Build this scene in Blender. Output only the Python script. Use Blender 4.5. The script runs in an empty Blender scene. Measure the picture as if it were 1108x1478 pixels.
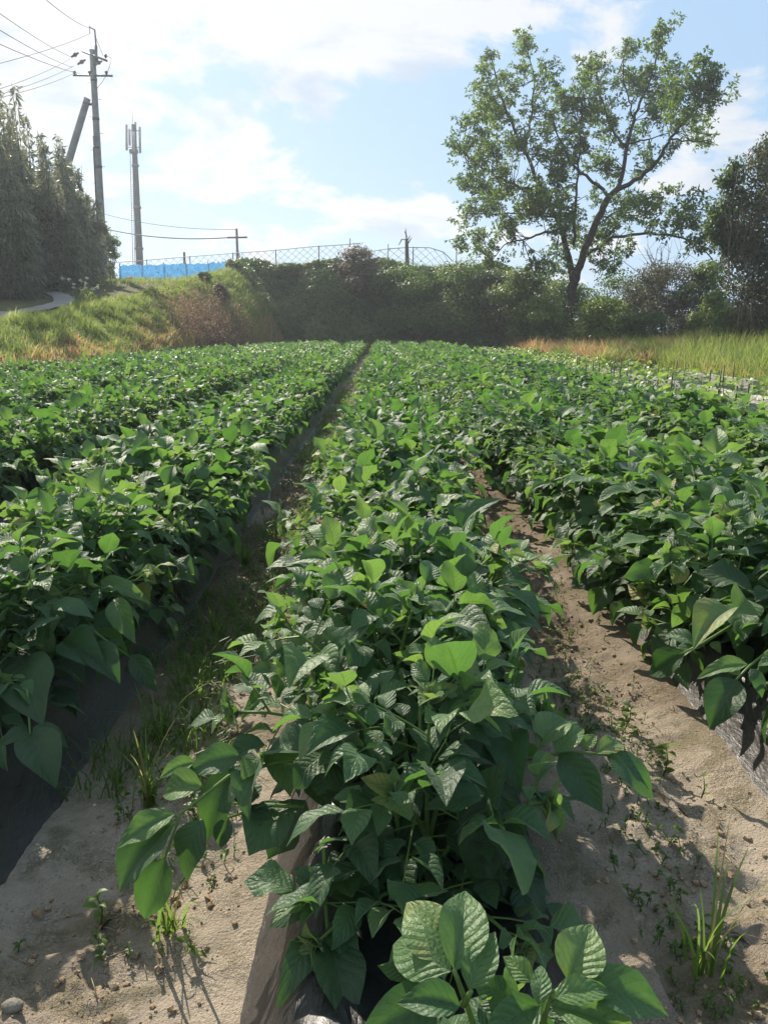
import bpy, math
import numpy as np
from mathutils import Vector
R = math.radians
rg = np.random.default_rng(11)
scn = bpy.context.scene
COL = scn.collection

# ------------------------------------------------------------------ camera model (photo 1108 x 1478)
F, CX, CY = 1150.0, 554.0, 739.0
CAM = np.array([-0.075, 0.0, 1.16])
PITCH, YAW = math.atan((739 - 478) / F), R(0.25)
FW = np.array([math.sin(YAW) * math.cos(PITCH), math.cos(YAW) * math.cos(PITCH), -math.sin(PITCH)])
RT = np.array([math.cos(YAW), -math.sin(YAW), 0.0])
UP = np.cross(RT, FW)


def ray(px, py):
    return RT * (px - CX) - UP * (py - CY) + FW * F


def at(px, py, Y):          # point of the sight line at a given distance north
    d = ray(px, py)
    return CAM + d * ((Y - CAM[1]) / d[1])


def atz(px, py, z):         # point of the sight line at a given height
    d = ray(px, py)
    return CAM + d * ((z - CAM[2]) / d[2])


# ------------------------------------------------------------------ noise / terrain
def vnoise(x, y, seed=0):
    x = np.asarray(x, float); y = np.asarray(y, float)
    xi = np.floor(x).astype(np.int64); yi = np.floor(y).astype(np.int64)
    fx = x - xi; fy = y - yi
    fx = fx * fx * (3 - 2 * fx); fy = fy * fy * (3 - 2 * fy)

    def h(a, b):
        n = (a * 374761393 + b * 668265263 + seed * 974634777) & 0xFFFFFFFF
        n = ((n ^ (n >> 13)) * 1274126177) & 0xFFFFFFFF
        return ((n ^ (n >> 16)) & 0xFFFF) / 65535.0
    return (h(xi, yi) * (1 - fx) + h(xi + 1, yi) * fx) * (1 - fy) + (h(xi, yi + 1) * (1 - fx) + h(xi + 1, yi + 1) * fx) * fy


def fbm(x, y, seed=0, o=4):
    s, a, t = 0, 1.0, 0
    for k in range(o):
        s = s + a * vnoise(x * 2 ** k, y * 2 ** k, seed + k * 17); t += a; a *= .5
    return s / t


def sst(a, b, x):
    t = np.clip((x - a) / (b - a), 0, 1)
    return t * t * (3 - 2 * t)


def crest_h(y): return np.interp(y, [0, 8, 20.7, 29, 34.6, 39, 43, 60], [.05, .2, 1.3, 2.15, 2.85, 3.45, 4.1, 4.5])
def toe_x(y): return np.interp(y, [0, 15, 30, 43, 46], [-8.3, -7.4, -6.6, -5.25, -4.8])
def crest_x(y): return np.interp(y, [0, 20.7, 29, 34.6, 39, 43, 46], [-11.2, -10, -9.3, -9, -8.5, -7.9, -7.6])


ROWS = [-6.0, -4.8, -3.6, -2.4, -1.2, 0.0, 1.2, 2.4]
YOUNG = [3.6, 4.8, 6.0]
BEDS = ROWS + YOUNG


def height(x, y):
    x = np.asarray(x, float); y = np.asarray(y, float)
    w = 2.2 * (vnoise(x * .6, y * .45, 5) - .5)
    t = np.clip((toe_x(y) + w * .25 - x) / (toe_x(y) - crest_x(y)), 0, 1)
    left = crest_h(y) * (t ** .8 * (1.35 - .35 * t)) + (t > 0) * (fbm(x * .8, y * .8, 9) - .5) * .5 * np.sin(np.pi * np.clip(t, 0, 1))
    back = sst(.2, 2.2, crest_x(y) - x)
    left = np.where(t >= 1, left * (1 - back) + np.minimum(left, 1.16 + .058 * np.maximum(y, 0)) * back, left)
    hf = np.interp(x, [-8, 6, 10, 14, 30], [4.6, 4.4, 2.2, .9, .7])
    far = hf * sst(-9.6, -8.2, x) * sst(44.6, 47.6, y + .8 * (vnoise(x * .7, 0 * y, 3) - .5))
    right = .35 * sst(8.2, 13, x) * sst(8, 20, y)
    z = np.maximum(np.maximum(left, far), right)
    # furrow relief: soil shoulders heaped on the film edges, footprints, grain
    near = 1 - sst(9, 16, np.abs(y))
    inf = (x > -7) & (x < 7.2) & (y < 44)
    sh = 0; dmin = np.full(np.shape(x), 9.0)
    for b in BEDS:
        d = np.abs(x - b); dmin = np.minimum(dmin, d)
        k = .002 if b == -1.2 else .022
        if b == 0:
            k = np.where(x > 0, .12 + .02 * vnoise(y * 3, 0 * y, 31), .025)
        wob = .06 * (vnoise(y * 2.5, 0 * y + b, 21) - .5)
        dr = np.where((b == 0) & (x > 0), 1 - sst(.37 + wob, .425 + wob, d), 1 - sst(.34 + wob, .47 + wob, d))
        sh = np.maximum(sh, k * dr)
    rel = (fbm(x * 5, y * 5, 40, 4) - .5) * .07 + ((fbm(x * 38, y * 38, 44, 3) - .5) * .020 + np.clip(fbm(x * 15, y * 15, 48, 2) - .58, 0, 1) * .075) * near
    rel = rel * (.25 + .75 * sst(.36, .47, dmin))
    foot = -.022 * sst(.62, .8, vnoise(x * 4.2, y * 2.7, 77))
    z = z + np.where(inf, sh + rel + foot, (fbm(x * 1.2, y * 1.2, 60) - .5) * .12)
    return z


# ------------------------------------------------------------------ mesh builder
class G:
    def __init__(s):
        s.V, s.Q, s.T, s.U, s.K, s.mq, s.mt, s.n = [], [], [], [], [], [], [], 0

    def add(s, V, Q=None, T=None, U=None, K=None, m=0):
        V = np.asarray(V, float).reshape(-1, 3); k = len(V)
        s.V.append(V)
        s.U.append(np.zeros((k, 2)) if U is None else np.asarray(U, float).reshape(-1, 2))
        s.K.append(np.full(k, .5) if K is None else np.broadcast_to(np.asarray(K, float), (k,)).copy())
        if Q is not None and len(Q):
            Q = np.asarray(Q).reshape(-1, 4) + s.n; s.Q.append(Q); s.mq.append(np.full(len(Q), m))
        if T is not None and len(T):
            T = np.asarray(T).reshape(-1, 3) + s.n; s.T.append(T); s.mt.append(np.full(len(T), m))
        s.n += k

    def mesh(s, name, mats, origin=(0, 0, 0), smooth=True):
        V = np.concatenate(s.V) - np.asarray(origin, float)
        U = np.concatenate(s.U); K = np.concatenate(s.K)
        q = np.concatenate(s.Q) if s.Q else np.zeros((0, 4), int)
        t = np.concatenate(s.T) if s.T else np.zeros((0, 3), int)
        mi = np.concatenate((s.mq or [np.zeros(0, int)]) + (s.mt or [np.zeros(0, int)]))
        me = bpy.data.meshes.new(name)
        loops = np.concatenate([q.ravel(), t.ravel()]).astype(np.int32)
        me.vertices.add(len(V)); me.vertices.foreach_set('co', V.astype(np.float32).ravel())
        me.loops.add(len(loops)); me.loops.foreach_set('vertex_index', loops)
        me.polygons.add(len(q) + len(t))
        st = np.concatenate([np.arange(len(q)) * 4, len(q) * 4 + np.arange(len(t)) * 3]).astype(np.int32)
        me.polygons.foreach_set('loop_start', st)
        me.polygons.foreach_set('material_index', mi.astype(np.int32))
        me.polygons.foreach_set('use_smooth', np.full(len(st), smooth))
        uv = me.uv_layers.new(name='uv'); uv.data.foreach_set('uv', U[loops].astype(np.float32).ravel())
        a = me.attributes.new('tint', 'FLOAT', 'POINT'); a.data.foreach_set('value', K.astype(np.float32))
        for m in mats: me.materials.append(m)
        me.update(); me.validate()
        return me

    def build(s, name, mats, parent=None, origin=(0, 0, 0), smooth=True):
        if not isinstance(mats, (list, tuple)): mats = [mats]
        o = bpy.data.objects.new(name, s.mesh(name, mats, origin, smooth)); COL.objects.link(o)
        if parent is not None: o.parent = parent
        else: o.location = origin
        return o


def tag(o, label=None, cat=None, group=None, kind=None):
    if label: o['label'] = label
    if cat: o['category'] = cat
    if group: o['group'] = group
    if kind: o['kind'] = kind
    return o


def thing(name, label, cat, base=(0, 0, 0), group=None):
    o = bpy.data.objects.new(name, None); COL.objects.link(o)
    o.location = Vector([float(v) for v in base]); o.empty_display_size = .1
    return tag(o, label, cat, group)


def nrm(a):
    a = np.asarray(a, float)
    return a / np.maximum(np.linalg.norm(a, axis=-1, keepdims=True), 1e-9)


def tube(g, P, rad, n=6, m=0, K=.5, cap=True):
    P = np.asarray(P, float); k = len(P)
    rad = np.broadcast_to(np.asarray(rad, float), (k,))
    T = nrm(np.gradient(P, axis=0))
    ref = np.array([0, 0, 1.0]) if abs(T[0][2]) < .9 else np.array([1.0, 0, 0])
    A = nrm(np.cross(T, ref)); B = np.cross(T, A)
    ang = np.arange(n) * 2 * np.pi / n
    V = P[:, None] + rad[:, None, None] * (np.cos(ang)[None, :, None] * A[:, None] + np.sin(ang)[None, :, None] * B[:, None])
    i = np.arange(k - 1)[:, None] * n; j = np.arange(n)[None]
    j2 = (j + 1) % n
    Q = np.stack([i + j, i + j2, i + n + j2, i + n + j], -1).reshape(-1, 4)
    V = V.reshape(-1, 3); Tn = None
    if cap:
        V = np.concatenate([V, P[:1], P[-1:]]); c0, c1 = k * n, k * n + 1
        Tn = [(c0, (a + 1) % n, a) for a in range(n)] + [(c1, (k - 1) * n + a, (k - 1) * n + (a + 1) % n) for a in range(n)]
    U = np.zeros((len(V), 2)); U[:k * n, 0] = np.repeat(np.linspace(0, 1, k), n)
    g.add(V, Q, Tn, U=U, K=K, m=m)


def box(g, c, s, rot=0, m=0, tilt=None):
    c = np.asarray(c, float); s = np.asarray(s, float) / 2
    P = np.array([[x, y, z] for x in (-1, 1) for y in (-1, 1) for z in (-1, 1)]) * s
    ca, sa = math.cos(rot), math.sin(rot)
    P = np.stack([P[:, 0] * ca - P[:, 1] * sa, P[:, 0] * sa + P[:, 1] * ca, P[:, 2]], -1)
    g.add(P + c, [(0, 1, 3, 2), (4, 6, 7, 5), (0, 4, 5, 1), (2, 3, 7, 6), (0, 2, 6, 4), (1, 5, 7, 3)], m=m)


# ------------------------------------------------------------------ leaves
def leaf_tpl(nu, nv, fold, curl, wave, ph, peak=.80, twist=0.0, side=0.0):
    t = np.linspace(0, 1, nu + 1); s = np.linspace(-1, 1, nv + 1)
    hw = .5 * np.maximum(np.sin(np.pi * t ** peak), 0) ** .78 * (1 - .42 * t ** 4) + .006
    tt, ss = np.meshgrid(t, s, indexing='ij')
    y = hw[:, None] * ss
    z = .72 * fold * np.abs(y) * (1 - .35 * np.abs(ss)) - curl * tt ** 2.2 + .06 * np.sin(tt * np.pi) + wave * np.sin(tt * 11 + ph + ss * 1.5) * np.abs(ss) ** 2 * np.sin(np.pi * np.clip(tt, .02, 1))
    x = tt - .12 * curl * tt ** 3
    z = z + twist * ss * tt * hw[:, None] * 2; y = y + side * tt ** 2
    V = np.stack([x, y, z], -1).reshape(-1, 3)
    U = np.stack([tt, (ss + 1) / 2], -1).reshape(-1, 2)
    i, j = np.meshgrid(np.arange(nu), np.arange(nv), indexing='ij'); w = nv + 1
    Q = np.stack([i * w + j, (i + 1) * w + j, (i + 1) * w + j + 1, i * w + j + 1], -1).reshape(-1, 4)
    return V, U, Q


HI = [leaf_tpl(9, 6, f, c, w, p) for f, c, w, p in
      ((.5, .18, .035, 0), (.75, .1, .03, 1), (.3, .32, .045, 2), (.95, .22, .025, 3), (.45, .05, .05, 4), (.15, .4, .04, 5))]
HI += [leaf_tpl(9, 6, f, c, w, p, pk, tw, sd) for f, c, w, p, pk, tw, sd in
       ((.6, .25, .09, 1.3, .7, .35, .10), (.35, .1, .08, 2.2, .82, -.3, -.12), (.8, .5, .05, 3.1, .72, .2, .06), (.2, .2, .10, .4, .68, -.45, .14), (1.1, .3, .04, 5.2, .78, .1, -.08))]
LO = [leaf_tpl(3, 2, f, c, 0, 0) for f, c in ((.5, .2), (.8, .12), (.3, .35))]
DIA = (np.array([[0, 0, 0], [.45, .5, .1], [1, 0, -.12], [.45, -.5, .1]]), np.array([[0, .5], [.5, 1], [1, .5], [.5, 0]]), np.array([[0, 3, 2, 1]]))
HEX = (np.array([[0, 0, 0], [.3, .5, .08], [.75, .36, .05], [1, 0, -.1], [.75, -.36, .05], [.3, -.5, .08], [.5, 0, -.02]]),
       np.array([[0, .5], [.3, 1], [.75, .9], [1, .5], [.75, .1], [.3, 0], [.5, .5]]), np.array([[0, 6, 2, 1], [6, 3, 2, 6], [0, 5, 4, 6], [6, 4, 3, 6]]))
HEX = (HEX[0], HEX[1], np.array([[0, 5, 4, 6], [6, 4, 3, 2], [0, 6, 2, 1]]))


def put(g, tpl, O, X, N, L, W, K, m=0):
    """leaves with base points O, directions X, normals about N, length L, width W, tint K"""
    O = np.asarray(O, float).reshape(-1, 3); n = len(O)
    if n == 0: return
    X = nrm(X); Y = nrm(np.cross(N, X)); Z = np.cross(X, Y)
    V0, U0, Q0 = tpl; k = len(V0)
    L = np.broadcast_to(L, (n,))[:, None, None]; W = np.broadcast_to(W, (n,))[:, None, None]
    V = O[:, None] + L * V0[None, :, 0:1] * X[:, None] + W * V0[None, :, 1:2] * Y[:, None] + L * V0[None, :, 2:3] * Z[:, None]
    Q = Q0[None] + (np.arange(n) * k)[:, None, None]
    g.add(V.reshape(-1, 3), Q.reshape(-1, 4), U=np.tile(U0, (n, 1)), K=np.repeat(np.broadcast_to(K, (n,)), k), m=m)


def rdir(n, r=rg):
    return nrm(r.normal(size=(n, 3)))


# ------------------------------------------------------------------ materials
class NT:
    def __init__(s, name):
        s.m = bpy.data.materials.new(name); s.m.use_nodes = True
        s.t = s.m.node_tree; s.t.nodes.clear()
        s.out = s.t.nodes.new('ShaderNodeOutputMaterial')

    def n(s, typ, props=None, **ins):
        o = s.t.nodes.new('ShaderNode' + typ)
        for k, v in (props or {}).items(): setattr(o, k, v)
        for k, v in ins.items():
            key = int(k[1:]) if k[0] == '_' and k[1:].isdigit() else k.replace('_', ' ')
            s.set(o.inputs[key], v)
        return o

    def set(s, sock, v):
        if isinstance(v, bpy.types.NodeSocket): s.t.links.new(v, sock)
        elif isinstance(v, bpy.types.Node): s.t.links.new(v.outputs[0], sock)
        else:
            if sock.type == 'RGBA' and len(v) == 3: v = (*v, 1)
            sock.default_value = v

    def math(s, op, a, b=0.0, c=0.0, clamp=False):
        o = s.t.nodes.new('ShaderNodeMath'); o.operation = op; o.use_clamp = clamp
        s.set(o.inputs[0], a); s.set(o.inputs[1], b); s.set(o.inputs[2], c)
        return o.outputs[0]

    def mix(s, f, a, b, blend='MIX'):
        o = s.t.nodes.new('ShaderNodeMix'); o.data_type = 'RGBA'; o.blend_type = blend; o.clamp_factor = True
        s.set(o.inputs[0], f); s.set(o.inputs[6], a); s.set(o.inputs[7], b)
        return o.outputs[2]

    def ss(s, x, a, b):
        o = s.t.nodes.new('ShaderNodeMapRange'); o.interpolation_type = 'SMOOTHSTEP'
        s.set(o.inputs[0], x); o.inputs[1].default_value = a; o.inputs[2].default_value = b
        return o.outputs[0]

    def noise(s, scale, detail=4, rough=.55, vec=None, dist=0.0):
        o = s.n('TexNoise', Scale=scale, Detail=detail, Roughness=rough, Distortion=dist)
        if vec is not None: s.set(o.inputs['Vector'], vec)
        return o.outputs[0]

    def ramp(s, f, stops):
        o = s.t.nodes.new('ShaderNodeValToRGB'); e = o.color_ramp.elements
        while len(e) < len(stops): e.new(.5)
        for el, (p, c) in zip(e, stops): el.position = p; el.color = (*c, 1)
        s.set(o.inputs[0], f); return o.outputs[0]

    def attr(s, name='tint'):
        o = s.t.nodes.new('ShaderNodeAttribute'); o.attribute_name = name; return o.outputs['Fac']

    def done(s, sh): s.set(s.out.inputs[0], sh); return s.m


def bsdf(t, col, rough=.6, spec=.4, bump=None, dist=.01, strength=1.0, metal=0.0):
    b = t.n('BsdfPrincipled', Base_Color=col, Roughness=rough, Metallic=metal)
    b.inputs['Specular IOR Level'].default_value = spec
    if bump is not None:
        bp = t.n('Bump', Strength=strength, Distance=dist, Height=bump); t.set(b.inputs['Normal'], bp)
    return b


def potato_leaf_mat(name, veins=True):
    t = NT(name)
    uv = t.n('UVMap', {'uv_map': 'uv'}); sp = t.n('SeparateXYZ', Vector=uv)
    u, v = sp.outputs[0], sp.outputs[1]
    a = t.math('ABSOLUTE', t.math('MULTIPLY_ADD', v, 2.0, -1.0))
    tint = t.attr(); rnd = t.n('ObjectInfo').outputs['Random']
    co = t.n('TexCoord').outputs['Object']
    k = t.math('ADD', tint, t.math('MULTIPLY_ADD', t.noise(9, 5, .65, vec=co), .7, -.35), clamp=True)
    k = t.math('ADD', k, t.math('MULTIPLY_ADD', rnd, .16, -.08), clamp=True)
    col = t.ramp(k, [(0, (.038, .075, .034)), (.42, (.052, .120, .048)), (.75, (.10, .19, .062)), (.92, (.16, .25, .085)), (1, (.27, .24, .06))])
    tr = t.ramp(k, [(0, (.06, .16, .026)), (.5, (.125, .29, .045)), (1, (.29, .46, .08))])
    if veins:
        p = t.math('ADD', t.math('MULTIPLY', u, 7.0), t.math('MULTIPLY', a, -2.2))
        p = t.math('ADD', p, t.math('MULTIPLY', t.noise(38, 3, vec=co), .9))
        q = t.math('PINGPONG', p, .5)                       # 0 at a vein, .5 between
        vein = t.math('SUBTRACT', 1.0, t.ss(q, 0.0, .15))
        mid = t.math('SUBTRACT', 1.0, t.ss(a, .02, .08))
        allv = t.math('MAXIMUM', mid, t.math('MULTIPLY', vein, .55))
        col = t.mix(t.math('MULTIPLY', allv, .22), col, (.13, .20, .08))
        tr = t.mix(t.math('MULTIPLY', allv, .62), tr, (.08, .16, .015))
        tr = t.mix(t.math('MULTIPLY', t.ss(t.noise(240, 3, vec=co), .45, .65), .3), tr, (.10, .22, .02))
        cell = t.n('TexVoronoi', {'feature': 'SMOOTH_F1'}, Scale=330.0, Vector=co).outputs[0]
        pil = t.math('SQRT', t.math('MULTIPLY', q, 2.0))
        hgt = t.math('MULTIPLY', t.math('ADD', pil, t.math('MULTIPLY', cell, -.75)), t.math('SUBTRACT', 1.0, mid))
        hgt = t.math('ADD', hgt, t.math('MULTIPLY', t.noise(90, 3, vec=co), .5))
    else:
        hgt = t.noise(60, 3, vec=co)
    back = t.n('NewGeometry').outputs['Backfacing']
    col = t.mix(t.math('MULTIPLY', back, .55), col, (.13, .20, .085))
    b = bsdf(t, col, .50, .45, hgt, .0016 if veins else .004, .8)
    b.inputs['Sheen Weight'].default_value = .3; b.inputs['Sheen Roughness'].default_value = .35; b.inputs['Sheen Tint'].default_value = (.85, .95, .85, 1)
    tl = t.n('BsdfTranslucent', Color=tr)
    return t.done(t.n('MixShader', _0=.42, _1=b, _2=tl))


def foliage_mat(name, stops, transl=(.25, .4, .05), rough=.5, fac=.35, spec=.35):
    t = NT(name)
    tint = t.attr(); co = t.n('TexCoord').outputs['Object']
    k = t.math('ADD', tint, t.math('MULTIPLY_ADD', t.noise(1.1, 3, vec=co), .4, -.2), clamp=True)
    col = t.ramp(k, stops)
    tr = t.mix(.5, t.mix(1.0, col, (3.2, 3.2, 3.2), 'MULTIPLY'), transl)
    return t.done(t.n('MixShader', _0=fac, _1=bsdf(t, col, rough, spec), _2=t.n('BsdfTranslucent', Color=tr)))


def simple_mat(name, c1, c2, scale=8, rough=.7, spec=.3, bump=0.0, dist=.01, metal=0.0, detail=6):
    t = NT(name); co = t.n('TexCoord').outputs['Object']
    nz = t.noise(scale, detail, .6, co)
    return t.done(bsdf(t, t.mix(t.ss(nz, .3, .7), c1, c2), rough, spec, t.noise(scale * 3, 5, .6, co) if bump else None, dist, bump, metal))


M = {}
M['potato'] = potato_leaf_mat('potato_leaf')
M['potato_far'] = potato_leaf_mat('potato_leaf_far', False)
M['stem'] = foliage_mat('potato_stem', [(0, (.10, .17, .05)), (1, (.17, .26, .07))], (.2, .35, .06), .45, .2)


def soil_mat():
    t = NT('sandy_soil'); co = t.n('TexCoord').outputs['Object']
    big = t.noise(.9, 4, .5, co); mid = t.noise(9, 5, .6, co); fine = t.noise(160, 4, .65, co)
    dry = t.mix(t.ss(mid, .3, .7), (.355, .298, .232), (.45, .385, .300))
    damp_shade = t.mix(t.ss(mid, .3, .7), (.165, .128, .092), (.245, .192, .138))
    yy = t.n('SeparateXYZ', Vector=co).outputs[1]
    c = t.mix(t.ss(t.math('MULTIPLY_ADD', t.ss(yy, 1.4, 3.2), .17, big), .44, .66), dry, damp_shade)  # damp patches by noise, plus furrow shade put into the colour farther up
    c = t.mix(t.ss(fine, .58, .72), c, t.mix(.5, c, (.18, .11, .06)))
    alg = t.math('MULTIPLY', t.ss(t.noise(2.6, 6, .7, co), .50, .62), .72)
    c = t.mix(alg, c, t.mix(t.ss(fine, .45, .6), (.15, .135, .065), (.20, .155, .095)))
    z = t.attr()                                            # 0 bare field, 1 banks under grass
    c = t.mix(z, c, t.mix(mid, (.05, .062, .022), (.12, .10, .05)))
    pits = t.n('TexVoronoi', Scale=38.0, Vector=t.n('VectorMath', {'operation': 'ADD'}, _0=co, _1=t.n('TexNoise', Scale=25.0, Vector=co).outputs[1])).outputs[0]
    h = t.math('ADD', t.math('MULTIPLY', fine, .5), t.math('MULTIPLY', t.ss(pits, .05, .5), t.math('MULTIPLY', t.ss(mid, .45, .7), .55)))
    return t.done(bsdf(t, c, .92, .15, h, .02, 1.0))


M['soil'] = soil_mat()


def film_mat(name, dusty=.5):
    t = NT(name); co = t.n('TexCoord').outputs['Object']
    mp = t.n('Mapping', Vector=co); mp.inputs['Scale'].default_value = (.8, .4, .8)
    st = t.noise(46, 6, .6, mp, 2.2); w2 = t.noise(7, 5, .6, mp, 1.2); cr = t.noise(60, 4, .6, co)
    d = t.noise(5.5, 8, .7, co)
    z = t.n('SeparateXYZ', Vector=co).outputs[2]
    low = t.math('SUBTRACT', 1.0, t.ss(z, .03, .15))
    dust = t.math('MULTIPLY', t.ss(t.math('ADD', d, t.math('MULTIPLY', t.math('MULTIPLY', low, cr), .45)), .52, .68), dusty)
    dust = t.math('ADD', dust, t.math('MULTIPLY', t.ss(st, .5, .75), .07), clamp=True)
    c = t.mix(dust, (.012, .012, .014), (.115, .10, .088))
    r = t.math('MULTIPLY_ADD', dust, .4, t.math('MULTIPLY_ADD', cr, .3, .2))
    h = t.math('ADD', t.math('MULTIPLY', st, .6), t.math('ADD', w2, t.math('MULTIPLY', cr, .15)))
    return t.done(bsdf(t, c, r, .5, h, .008, .7))


M['film'] = film_mat('black_mulch_film', .24)
M['concrete'] = simple_mat('weathered_concrete', (.30, .29, .27), (.42, .41, .38), 5, .85, .2, .4, .01)
M['pole'] = simple_mat('pole_concrete', (.22, .22, .22), (.30, .30, .29), 3, .8, .2)
M['steel'] = simple_mat('galvanised_steel', (.11, .115, .125), (.17, .175, .185), 6, .5, .5, metal=.4)
M['mast'] = simple_mat('mast_paint', (.06, .063, .07), (.085, .09, .10), 2, .6, .3)
M['dark_metal'] = simple_mat('dark_metal', (.03, .028, .026), (.07, .05, .04), 12, .6, .4)
M['cable'] = simple_mat('cable_rubber', (.05, .05, .055), (.08, .08, .085), 6, .7, .2)
M['ceramic'] = simple_mat('ceramic', (.09, .09, .10), (.14, .14, .15), 6, .35, .5)
M['bark'] = simple_mat('bark', (.035, .028, .022), (.085, .068, .05), 6, .9, .15, .8, .05)
M['dry_bark'] = simple_mat('dry_bark', (.12, .10, .08), (.22, .19, .15), 6, .9, .15, .6, .03)
M['wood'] = simple_mat('grey_wood', (.28, .25, .21), (.42, .38, .32), 8, .85, .15, .4, .01)
M['stone'] = simple_mat('pebble', (.17, .155, .125), (.28, .25, .20), 60, .85, .2, .5, .01)
M['road'] = simple_mat('road_surface', (.20, .19, .175), (.27, .26, .24), 1.5, .9, .15, .3, .01)
M['white_metal'] = simple_mat('pale_metal', (.28, .29, .31), (.38, .39, .41), 4, .5, .4)

# ------------------------------------------------------------------ ground
def graded(near_lo, near_hi, d, bands):
    a = [np.arange(near_lo, near_hi, d)]
    hi, lo = near_hi, near_lo
    for lim, step in bands:
        a.append(np.arange(hi, lim, step)); hi = a[-1][-1] + step
        b = np.arange(lo - step, -lim, -step); a.append(b); lo = b[-1]
    return np.unique(np.round(np.concatenate(a), 4))


def ground():
    xs = graded(-1.25, 1.35, .012, [(4, .05), (15, .2), (40, 1.0), (260, 11)])
    ys = [.5]
    while ys[-1] < 70: ys.append(ys[-1] + max(.009, .0075 * ys[-1]))
    ys = np.array([-250, -120, -60, -30, -15, -8, -4, -2, -1, -.5, 0, .25] + ys + [80, 95, 115, 140, 170, 210, 255])
    X, Y = np.meshgrid(xs, ys, indexing='ij')
    Z = height(X, Y)
    i, j = np.meshgrid(np.arange(len(xs) - 1), np.arange(len(ys) - 1), indexing='ij'); w = len(ys)
    Q = np.stack([i * w + j, (i + 1) * w + j, (i + 1) * w + j + 1, i * w + j + 1], -1).reshape(-1, 4)
    zone = np.clip(np.maximum.reduce([sst(-.1, .5, toe_x(Y) - X), sst(7.3, 8.2, X), sst(43.6, 44.4, Y)]), 0, 1)
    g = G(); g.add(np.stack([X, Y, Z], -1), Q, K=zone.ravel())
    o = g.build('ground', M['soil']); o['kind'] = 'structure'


ground()


def road():
    ys = np.arange(6, 36, .5); fr = np.linspace(0, 1, 9)
    x0 = crest_x(ys) - .7 - .05 * np.maximum(ys - 25, 0) ** 2; x1 = x0 - .75
    X = x0[:, None] * (1 - fr) + x1[:, None] * fr; Y = np.repeat(ys[:, None], 9, 1)
    Z = np.maximum(height(X, Y), height(X, Y + .3)) + .02
    g = G(); w = 9
    i, j = np.meshgrid(np.arange(len(ys) - 1), np.arange(8), indexing='ij')
    g.add(np.stack([X, Y, Z], -1), np.stack([i * w + j, i * w + j + 1, (i + 1) * w + j + 1, (i + 1) * w + j], -1).reshape(-1, 4))
    o = g.build('road', M['road']); o['kind'] = 'structure'


road()

# ------------------------------------------------------------------ mulch films
ORD = 'first second third fourth fifth sixth seventh eighth ninth tenth eleventh twelfth thirteenth fourteenth fifteenth'.split()


def bed_phrase(b):
    k = int(round(b / 1.2))
    if k == 0: return 'the centre bed'
    if k > 2: return f'the {("", "first", "second", "third")[k - 2]} young crop bed beyond the potatoes'
    s = 'left' if k < 0 else 'right'
    return f'the {ORD[abs(k) - 1]} bed {s} of centre'


END = {-6.0: 31.0}


def film(b):
    young = b in YOUNG
    y = [-1.2]
    while y[-1] < END.get(b, 43.2): y.append(y[-1] + max(.03, .012 * y[-1]))
    y = np.array(y); s = np.linspace(-1, 1, 33)
    hw = (.375 if b == -1.2 else .36) + .035 * (vnoise(y * 2.3, 0 * y + b, 71) - .5)
    X = hw[:, None] * s[None]; Yg = np.repeat(y[:, None], 33, 1)
    d = np.abs(X)
    top = .21
    Z = top * (1 - sst(.17, .345, d)) - .03 * (1 - sst(0, .16, d)) - .012
    n = (fbm((X + b) * 9, Yg * 2.2, 81, 4) - .5) * .034 + np.abs(fbm((X + b) * 22, Yg * 3.5, 85, 3) - .5) * .024
    Z = Z + n * (1 - sst(.28, .355, d)); X = X + .6 * n
    g = G(); w = 33
    i, j = np.meshgrid(np.arange(len(y) - 1), np.arange(32), indexing='ij')
    g.add(np.stack([X + b, Yg, Z], -1), np.stack([i * w + j, i * w + j + 1, (i + 1) * w + j + 1, (i + 1) * w + j], -1).reshape(-1, 4))
    o = g.build('mulch_film', M['film'], origin=(b, 0, 0))
    tag(o, 'wrinkled black plastic film stretched over ' + bed_phrase(b), 'mulch film', 'plastic films over the beds')


for b in BEDS: film(b)

# ------------------------------------------------------------------ potato plants
def bez(p0, p1, p2, t):
    t = np.asarray(t)[:, None]
    return (1 - t) ** 2 * p0 + 2 * t * (1 - t) * p1 + t ** 2 * p2


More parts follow.
